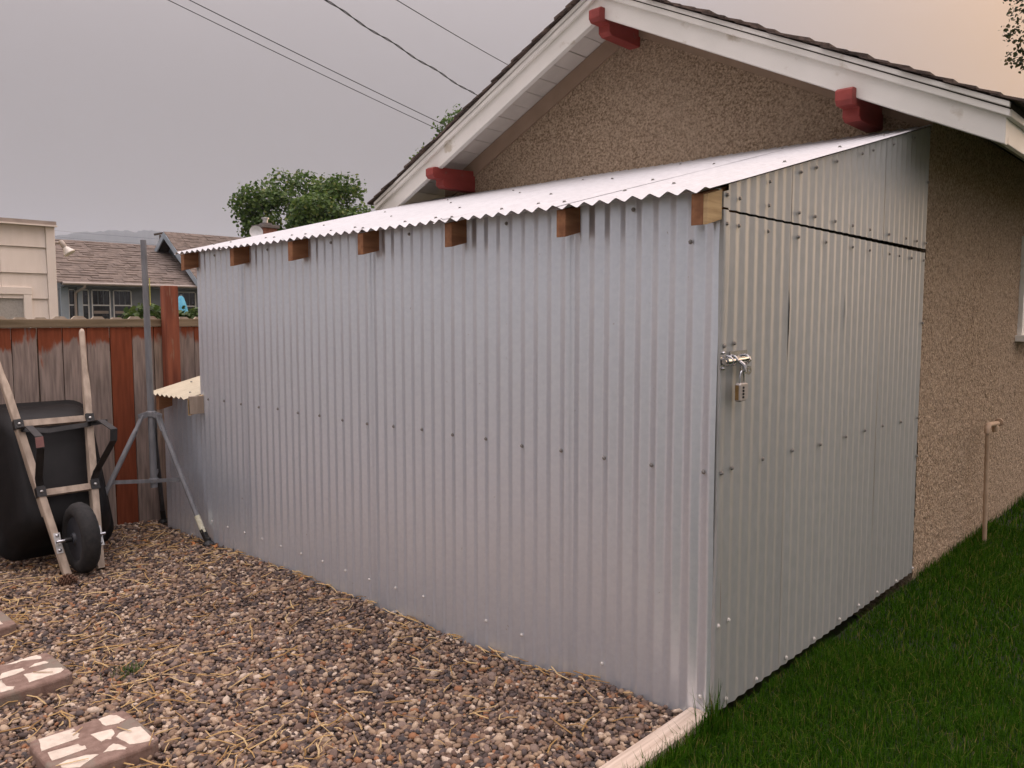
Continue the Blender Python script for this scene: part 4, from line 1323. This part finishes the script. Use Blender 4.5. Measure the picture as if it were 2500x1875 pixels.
for i, f in enumerate(feet):
    f = Vector(f)
    d = Vector((f.x - PXm, f.y - PYm, 0)).normalized()
    p0 = Vector((PXm, PYm, .70)) + d * .055
    p1 = f + Vector((0, 0, .10)) - d * .035
    leg = G().tube([p0, p0.lerp(p1, .08), p0.lerp(p1, .15), p1], [.010, .012, .0155, .0155], 10).build("leg", M_poledark if i == 1 else M_pole, tr, smooth=True)
    G().bar(p0 + Vector((0, 0, .012)), p0.lerp(p1, .13), .022, .006, (-d.y, d.x, 0)).build("leg_bracket", M_pole, leg, bevel=.004)
    mid = p0.lerp(p1, .56)
    c0 = Vector((PXm + .006, PYm, .285)) + d * .028
    G().bar(c0, mid, .012, .0025, (0, 0, 1)).build("strut", M_pole, tr)
    g = G().ball(mid, .008)
    g.build("rivet", M_zinc, leg)
    g = G()
    g.bar(p1, f + Vector((0, 0, .02)) + d * .01, .017, .012, (-d.y, d.x, 0))
    g.lathe([(.038, 0), (.036, .014), (.016, .034), (.014, .05)], f + d * .012, (0, 0, 1), 12)
    g.build("foot", M_blacksteel, leg, bevel=.003)
    if i == 0:
        q0, q1 = p0.lerp(p1, .88), p0.lerp(p1, 1.03)
        G().tube([q0, q1], .0172, 12).build("leg_label", M_sticker, leg, smooth=True)

# ------------------------------------------------------------------ wheelbarrow leaning on the fence
wb = thing("wheelbarrow", (-3.6, -.77, -.1), "black wheelbarrow with wooden handles stood on its nose against the fence", "wheelbarrow")
WO = Vector((-3.495, -.771, -.10)); WU = Vector((-.4235, 0, .9058)); WN = Vector((.9058, 0, .4235)); WV = Vector((0, 1, 0))
W = lambda u, v, n: WO + WU * u + WV * v + WN * n


def hv(u, s):
    return s * (.087 + .1135 * u)


for s in (-1, 1):
    g = G()
    rings = []
    for u, a, b, cut in ((-.0, .019, .019, .25), (.02, .019, .019, .25), (1.10, .0195, .0195, .25), (1.15, .0195, .0195, .5), (1.22, .015, .0155, .7), (1.30, .0145, .015, .75), (1.44, .0155, .016, .75), (1.475, .0150, .0155, .75), (1.492, .010, .011, .75), (1.498, .004, .004, .75)):
        c = cut * .6
        ring = []
        for (p, q) in ((1, -1 + c), (1, 1 - c), (1 - c, 1), (-1 + c, 1), (-1, 1 - c), (-1, -1 + c), (-1 + c, -1), (1 - c, -1)):
            ring.append(W(u, hv(u, s) + p * a, q * b))
        rings.append(ring)
    g.loft(rings)
    g.build("handle", M_ash, wb)
    # wedge between handle and tub
    g = G()
    g.prism([W(.36, hv(.36, s) - .017, -.0195), W(.93, hv(.93, s) - .017, -.0195), W(.93, hv(.93, s) - .017, -.030), W(.36, hv(.36, s) - .017, -.062)], WV * .034)
    g.build("wedge", M_ash, wb, bevel=.002)
    # stop block at the toe
    G().prism([W(.0, hv(0, s) - .012, -.020), W(.07, hv(.07, s) - .012, -.020), W(.07, hv(.07, s) - .012, -.030), W(.03, hv(.03, s) - .012, -.034)], WV * .022).build("toe_block", M_ash, wb)
    # steel leg: strap from the lower bracket out to the foot and back to the upper bracket
    vl = hv(.50, s)
    g = G()
    pts = [W(.475, vl, .0205), W(.525, vl, .0215), W(.56, vl + s * .01, .06), W(.66, vl + s * .045, .30), W(.72, vl + s * .05, .325), W(.83, vl + s * .045, .18), W(.875, hv(.87, s), .026), W(.93, hv(.93, s), .0215)]
    for a, b in zip(pts[:-1], pts[1:]):
        g.bar(a, b, .019, .0022, WV)
    for p in pts[1:-1]:
        g.tube([p - WV * .019, p + WV * .019], .0023, 6)
    leg = g.build("leg", M_blacksteel, wb)
    if s < 0:
        G().bar(W(.665, vl + s * .046, .303), W(.715, vl + s * .05, .328), .0192, .0035, WV).build("foot_tag", M_pinktag, leg)
    for u in (.49, .90):
        g = G().obox(W(u, hv(u, s), .024), WU * .028, WV * .024, WN * .0025)
        g.obox(W(u, hv(u, s) + s * .0215, .006), WU * .028, WV * .0018, WN * .020)
        br = g.build("bracket_plate", M_blacksteel, wb)
        G().lathe([(.009, 0), (.009, .003), (.006, .007), (.002, .009)], W(u, hv(u, s), .0265), WN, 10).build("bolt", M_zinc, br, smooth=True)
    # axle bracket and bolts
    ua = .185
    va = hv(ua, s)
    g = G().obox(W(ua, va - s * 0, .0215), WU * .058, WV * .017, WN * .0022)
    ab = g.build("axle_bracket", M_zinc, wb)
    for du in (-.042, .042):
        G().lathe([(.010, 0), (.010, .003), (.007, .008), (.002, .010)], W(ua + du, va, .0238), WN, 10).build("bolt", M_chrome, ab, smooth=True)
# cross braces
for u, hw in ((.905, .018), (.485, .018)):
    a, b = hv(u, -1) + .0215, hv(u, 1) - .0215
    G().obox(W(u, 0, -.003), WU * .019, WV * ((b - a) / 2), WN * .017).build("crosspiece", M_ash, wb, bevel=.002)
# black flat brace linking the legs
g = G()
g.bar(W(.865, hv(.86, -1), .028), W(.84, -.05, .034), .014, .0022, WU)
g.bar(W(.84, -.05, .034), W(.86, hv(.86, 1), .030), .014, .0022, WU)
g.bar(W(.86, hv(.86, 1), .030), W(.845, hv(.86, 1) + .07, .10), .012, .0022, WU)
g.build("leg_brace", M_blacksteel, wb)
# wheel
WC = W(.185, 0, .060)
wh = thing("dummy", (0, 0, 0), None, None)
bpy.data.objects.remove(wh)
RW = .198
g = G()
prof_t = []
for k in range(17):
    t = math.pi * 2 * k / 16
    prof_t.append((RW - .048 + .048 * math.cos(t) * (1.0 if math.cos(t) > 0 else .8), .049 * math.sin(t)))
rings = []
NT = 48
a_, b_ = Vector((1, 0, 0)), Vector((0, 0, 1))
for k in range(NT + 1):
    t = 2 * math.pi * k / NT
    rings.append([WC + (a_ * math.cos(t) + b_ * math.sin(t)) * (r_ + (.0035 if (k % 2 and r_ > RW - .03) else 0)) + WV * h for r_, h in prof_t[:-1]])
g.loft(rings, caps=False)
ty = g.build("tyre", M_tyre, wb, smooth=True, angle=R(50))
g = G()
g.lathe([(.118, -.036), (.122, -.030), (.108, -.022), (.060, -.014), (.040, -.030), (.030, -.048), (.018, -.050), (.018, .050), (.030, .048), (.040, .030), (.060, .014), (.108, .022), (.122, .030), (.118, .036)], WC, WV, 32)
rim = g.build("rim", M_hub, wb, smooth=True, angle=R(30))
for k in range(5):
    t = 2 * math.pi * k / 5 + .3
    d = a_ * math.cos(t) + b_ * math.sin(t)
    G().bar(WC + d * .035 - WV * .026, WC + d * .108 - WV * .026, .012, .006, d.cross(WV)).build("spoke", M_hub, rim)
G().tube([WC - WV * .128 , WC + WV * .128], .0085, 10).build("axle", M_chrome, wb, smooth=True)
G().tube([WC - WV * .085, WC - WV * .052], .014, 10).build("spacer", M_blacksteel, wb, smooth=True)
for s in (-1, 1):
    G().bar(W(.185, hv(.185, s), .024), WC + WV * s * .112, .014, .002, WU).build("axle_clip", M_zinc, wb)


def rrect(u0, u1, v0, v1, r, n, dn1=None):
    """rounded rectangle ring in the barrow frame; n depth at u0 end, dn1 at u1 end"""
    pts = []
    for (cu, cv, t0) in ((u1 - r, v1 - r, 0), (u0 + r, v1 - r, 90), (u0 + r, v0 + r, 180), (u1 - r, v0 + r, 270)):
        for k in range(6):
            t = R(t0 + 18 * k)
            u = cu + r * math.cos(t); v = cv + r * math.sin(t)
            f = (u - u0) / (u1 - u0)
            pts.append(W(u, v, n + ((dn1 if dn1 is not None else n) - n) * f))
    return pts


g = G()
rings = [rrect(.33, .90, -.19, .19, .10, -.045), rrect(.30, .95, -.215, .215, .11, -.062), rrect(.275, 1.02, -.245, .245, .11, -.12), rrect(.235, 1.09, -.285, .285, .11, -.24), rrect(.215, 1.125, -.305, .305, .11, -.315),
         rrect(.195, 1.15, -.325, .325, .12, -.325), rrect(.193, 1.153, -.328, .328, .12, -.340), rrect(.205, 1.14, -.315, .315, .11, -.340), rrect(.225, 1.115, -.295, .295, .10, -.315), rrect(.30, 1.0, -.235, .235, .10, -.11), rrect(.34, .89, -.185, .185, .09, -.055)]
g.loft(rings)
g.build("tub", M_blackplast, wb, smooth=True, angle=R(60))

# ------------------------------------------------------------------ pebbles
PAV = [(-1.585, -1.607), (-2.325, -1.625), (-3.065, -1.615)]


def ico():
    p = (1 + 5 ** .5) / 2
    v = np.array([(-1, p, 0), (1, p, 0), (-1, -p, 0), (1, -p, 0), (0, -1, p), (0, 1, p), (0, -1, -p), (0, 1, -p), (p, 0, -1), (p, 0, 1), (-p, 0, -1), (-p, 0, 1)]) / math.sqrt(1 + p * p)
    f = np.array([(0, 11, 5), (0, 5, 1), (0, 1, 7), (0, 7, 10), (0, 10, 11), (1, 5, 9), (5, 11, 4), (11, 10, 2), (10, 7, 6), (7, 1, 8), (3, 9, 4), (3, 4, 2), (3, 2, 6), (3, 6, 8), (3, 8, 9), (4, 9, 5), (2, 4, 11), (6, 2, 10), (8, 6, 7), (9, 8, 1)])
    return v, f


def subdiv(v, f):
    v = [tuple(p) for p in v]; cache = {}; nf = []

    def mid(a, b):
        k = (min(a, b), max(a, b))
        if k not in cache:
            m_ = (np.array(v[a]) + np.array(v[b])); m_ /= np.linalg.norm(m_)
            v.append(tuple(m_)); cache[k] = len(v) - 1
        return cache[k]
    for a, b, c in f:
        x, y_, z = mid(a, b), mid(b, c), mid(c, a)
        nf += [(a, x, z), (b, y_, x), (c, z, y_), (x, y_, z)]
    return np.array(v), np.array(nf)


def pebbles(P, size, zlift, seed, fine):
    r = np.random.default_rng(seed)
    n = len(P)
    v, f = ico()
    if fine:
        v, f = subdiv(v, f)
    sx = size[:, None] * np.stack([r.uniform(.85, 1.35, n), r.uniform(.7, 1.0, n), r.uniform(.42, .72, n)], 1)
    VV = v[None] * (1 + r.normal(0, .10 if not fine else .06, (n, len(v), 1)))
    VV = np.sign(VV) * np.abs(VV) ** .92
    VV = VV * sx[:, None, :]
    ax, ay, az_ = r.normal(0, .35, n), r.normal(0, .35, n), r.uniform(0, 6.283, n)

    def rot(VV, a, i, j):
        c, s = np.cos(a)[:, None], np.sin(a)[:, None]
        A, B = VV[..., i].copy(), VV[..., j].copy()
        VV[..., i] = c * A - s * B; VV[..., j] = s * A + c * B
    rot(VV, ax, 1, 2); rot(VV, ay, 0, 2); rot(VV, az_, 0, 1)
    Z = np.array([gz(x, y) for x, y in P]) + zlift + r.uniform(-.003, .005, n)
    VV = VV + np.concatenate([P, Z[:, None]], 1)[:, None, :]
    F = f[None] + (np.arange(n) * len(v))[:, None, None]
    return VV.reshape(-1, 3), F.reshape(-1, 3)


def scatter(sp, seed, x0=-4.40, x1=-.092, y0=-2.15, y1=-.004):
    r = np.random.default_rng(seed)
    X, Y = np.meshgrid(np.arange(x0, x1, sp), np.arange(y0, y1, sp))
    P = np.stack([X.ravel(), Y.ravel()], 1) + r.uniform(-.55, .55, (X.size, 2)) * sp
    ok = (P[:, 0] < x1) & (P[:, 1] < y1)
    for (a, b) in PAV:
        ok &= ~((P[:, 0] > a + .004) & (P[:, 0] < a + .308) & (P[:, 1] > b + .004) & (P[:, 1] < b + .308))
    return P[ok]


P1 = scatter(.0158, 1)
s1 = np.clip(rng.lognormal(math.log(.0092), .34, len(P1)), .0048, .022)
near = (P1[:, 0] > -2.3) & (P1[:, 1] < -.5) & (P1[:, 1] > -1.75)
Va, Fa = pebbles(P1[near], s1[near], .000, 2, True)
Vb, Fb = pebbles(P1[~near], s1[~near], .000, 3, False)
P2 = scatter(.036, 4)
s2 = np.clip(rng.lognormal(math.log(.0112), .28, len(P2)), .006, .022)
Vc, Fc = pebbles(P2, s2, .006, 5, False)
o = np_mesh("gravel", np.concatenate([Va, Vb, Vc]), np.concatenate([Fa, Fb + len(Va), Fc + len(Va) + len(Vb)]), M_gravel, smooth=True)
tag(o, "mixed grey, brown and tan river pebbles covering the yard", kind='stuff')

# dry straw and needles over the pebbles
g = G()
rs = random.Random(3)
clusters = [(-2.9, -1.25, .35, 45), (-2.2, -1.15, .25, 30), (-1.65, -1.15, .3, 35), (-1.0, -.95, .3, 34), (-.9, -1.25, .25, 30), (-1.9, -1.55, .5, 60), (-3.4, -.9, .4, 40), (-3.8, -.35, .35, 50), (-3.2, -.25, .3, 30), (-2.6, -1.7, .4, 50)]
spots = [(rs.uniform(-4.3, -.2), rs.uniform(-2.2, -.02)) for _ in range(760)]
for cx_, cy_, r_, n in clusters:
    spots += [(rs.gauss(cx_, r_ * .6), rs.gauss(cy_, r_ * .5)) for _ in range(n)]
spots += [(rs.uniform(-3.4, -.3), -rs.uniform(.01, .05)) for _ in range(60)]
for (x, y) in spots:
    if x > -.11 or y > -.01 or x < -4.38:
        continue
    if any(a < x < a + .312 and b < y < b + .312 for a, b in PAV):
        continue
    L_ = min(max(rs.lognormvariate(math.log(.064), .5), .02), .19)
    w = rs.uniform(.0013, .0031)
    t = rs.uniform(0, 6.283)
    if y > -.06:
        t = rs.gauss(0, .25)
    z = gz(x, y) + .016
    dx, dy = math.cos(t) * L_ / 2, math.sin(t) * L_ / 2
    bend = rs.uniform(-.25, .25) * L_
    zt0, zt1 = rs.uniform(-.002, .010), rs.uniform(-.002, .014)
    g.tube([(x - dx, min(y - dy, -.006), z + zt0), (x - dy * bend / L_, min(y + dx * bend / L_, -.006), z + .006), (x + dx, min(y + dy, -.006), z + zt1)], [w, w * 1.1, w * .7], 4)
for (x, y, t, L_) in ((-1.42, -1.36, .3, .07), (-1.33, -1.55, 1.2, .09), (-1.52, -1.47, 2.2, .05), (-2.10, -1.40, .7, .08), (-2.22, -1.55, 1.9, .06), (-1.30, -1.32, 2.6, .10)):
    dx, dy = math.cos(t) * L_ / 2, math.sin(t) * L_ / 2
    g.tube([(x - dx, y - dy, -.044), (x, y, -.0435), (x + dx, y + dy, -.042)], [.0016, .0018, .0012], 4)
tag(g.build("dry_straw", M_straw), "dry straw and pine needles strewn over the pebbles", kind='stuff')


def leaf_thing(x, y, z, s, rot, lab):
    g = G()
    out = []
    for k in range(14):
        t = 2 * math.pi * k / 14
        r_ = s * (1.0 if k % 2 == 0 else .55) * (1 + .15 * math.sin(3 * t))
        out.append((x + r_ * math.cos(t + rot), y + r_ * math.sin(t + rot) * .8, z + .35 * r_ * math.cos(2 * t) + .35 * s))
    vs = [(x, y, z + .25 * s)] + out
    g.add(vs + [(a, b, c - .0012) for a, b, c in vs], [(0, 1 + k, 1 + (k + 1) % 14) for k in range(14)] + [(15, 16 + (k + 1) % 14, 16 + k) for k in range(14)] + [(1 + k, 16 + k, 16 + (k + 1) % 14, 1 + (k + 1) % 14) for k in range(14)])
    return tag(g.build("fallen_leaf", M_leafdry), lab, "leaf", "fallen orange leaves by the tripod")


leaf_thing(-3.545, -.105, gz(-3.5, -.1) + .012, .030, .4, "curled orange leaf left of the tripod's right foot")
leaf_thing(-3.40, -.050, gz(-3.4, -.05) + .012, .030, 1.4, "flat orange leaf against the shed wall right of the tripod foot")
leaf_thing(-3.88, -.28, gz(-3.8, -.3) + .010, .022, 2.2, "small brown leaf lying on the pebbles under the tripod")
# pine cone by the barrow
pc = thing("pine_cone", (-3.36, -.90, gz(-3.36, -.9)), "brown pine cone lying on the pebbles below the wheelbarrow handle", "pine cone")
g = G()
c0 = Vector((-3.36, -.90, gz(-3.36, -.9) + .028))
for k in range(70):
    f = k / 70
    t = k * 2.39996
    r_ = .026 * math.sin(math.pi * (.12 + .85 * f)) + .004
    ax_ = Vector((.55, .83, 0)); s1_ = Vector((-.83, .55, 0)); s2_ = Vector((0, 0, 1))
    d = (s1_ * math.cos(t) + s2_ * math.sin(t))
    p = c0 + ax_ * (f - .5) * .085
    g.obox(p + d * r_ * .7, d * r_ * .5 + ax_ * .004, ax_.cross(d) * .006, ax_ * .0022)
tag(g.build("scales", M_cone, pc), kind='stuff')
G().ball(c0, (.022, .03, .018)).build("core", M_cone, pc)

# ------------------------------------------------------------------ grass


def blades(P, h, w, lean, seed, zf):
    r = np.random.default_rng(seed)
    n = len(P)
    t = r.uniform(0, 6.283, n)
    d = np.stack([np.cos(t), np.sin(t)], 1)
    pd = np.stack([-d[:, 1], d[:, 0]], 1)
    H = h * r.uniform(.55, 1.25, n)
    Wd = w * r.uniform(.7, 1.3, n)
    ln = np.abs(r.normal(0, lean, n)) * H
    z0 = zf
    ps = []
    for f, ww, lf in ((0, 1, 0), (.5, .85, .3), (1, 0, 1)):
        c = np.concatenate([P + d * (ln * lf)[:, None], (z0 + H * f * (1 - .25 * lf * np.minimum(ln / np.maximum(H, 1e-6), 1)))[:, None]], 1)
        off = np.concatenate([pd * (Wd * ww * .5)[:, None], np.zeros((n, 1))], 1)
        if ww > 0:
            ps += [c - off, c + off]
        else:
            ps += [c]
    V = np.stack(ps, 1).reshape(-1, 3)
    b = (np.arange(n) * 5)[:, None]
    F = np.concatenate([b + np.array([[0, 1, 3]]), b + np.array([[0, 3, 2]]), b + np.array([[2, 3, 4]])], 0)
    return V, F


rg = np.random.default_rng(9)


def lawn_pts(n, x0, x1, y0, y1):
    return np.stack([rg.uniform(x0, x1, n), rg.uniform(y0, y1, n)], 1)


parts = [lawn_pts(105000, .004, 1.7, -1.2, 1.0), lawn_pts(80000, .016, 2.4, 1.0, 3.6), lawn_pts(32000, .03, 3.0, 3.6, 8.0), lawn_pts(42000, 1.7, 3.4, -1.6, 1.0)]
P = np.concatenate(parts)
Hh = np.concatenate([np.full(105000, .043), np.full(80000, .046), np.full(32000, .06), np.full(42000, .045)])
Ww = np.concatenate([np.full(105000, .0026), np.full(80000, .0038), np.full(32000, .0065), np.full(42000, .004)])
clump = np.array([fbm(x, y, 3.0) for x, y in P])
Hh = Hh * (1 + .30 * clump)
zf = np.array([lz(x, y) for x, y in P])
# shorter right by the door, so the sheet edge stays visible
Hh = np.where((P[:, 1] > .02) & (P[:, 1] < 2.1) & (P[:, 0] < .07), Hh * .72, Hh)
V1, F1 = blades(P, Hh, Ww, .75, 12, zf)
# longer fringe along the timber edging and house wall
fr = np.concatenate([np.stack([rg.uniform(.002, .05, 1500), rg.uniform(-1.5, 0, 1500)], 1), np.stack([rg.uniform(.004, .08, 900), rg.uniform(2.1, 7.5, 900)], 1)])
V2, F2 = blades(fr, np.full(len(fr), .075), np.full(len(fr), .003), .6, 13, np.array([lz(x, y) for x, y in fr]))
# tall tuft at the shed corner
tf = np.stack([rg.normal(.022, .022, 70), rg.normal(-.035, .035, 70)], 1); tf[:, 0] = np.abs(tf[:, 0]); tf[:, 1] = -np.abs(tf[:, 1]) - .004
V3, F3 = blades(tf, np.full(70, .155), np.full(70, .0042), .35, 14, np.full(70, -.04))
o = np_mesh("grass", np.concatenate([V1, V2, V3]), np.concatenate([F1, F2 + len(V1), F3 + len(V1) + len(V2)]), M_grass)
tag(o, "thick dark green lawn grass beside the metal door", kind='stuff')
# weed in the pebbles
wd = thing("weed", (-1.98, -1.13, gz(-1.98, -1.13)), "small green weed growing among the pebbles by the second stepping stone", "weed")
tf = rg.normal(0, .028, (110, 2)) + np.array([-1.98, -1.13])
V, F = blades(tf, np.full(110, .035), np.full(110, .0028), .9, 15, np.full(110, gz(-1.98, -1.13) + .003))
o = np_mesh("blades", V - np.array(wd.location), F, M_ivy); o.parent = wd
tag(o, kind='stuff')

# ------------------------------------------------------------------ smoke haze
hz = G().box(-5200, 5200, -5200, 5200, -1.6, 345)
hm = bpy.data.materials.new("haze_air")
hm.use_nodes = True
hm.node_tree.nodes.clear()
ho = hm.node_tree.nodes.new("ShaderNodeOutputMaterial")
hp = hm.node_tree.nodes.new("ShaderNodeVolumePrincipled")
hp.inputs['Color'].default_value = (.80, .88, 1.0, 1)
hp.inputs['Density'].default_value = .00017
hp.inputs['Anisotropy'].default_value = 0.0
hm.node_tree.links.new(hp.outputs[0], ho.inputs['Volume'])
hzo = hz.build("haze", hm)
tag(hzo, "even smoke haze in the air", kind='stuff')
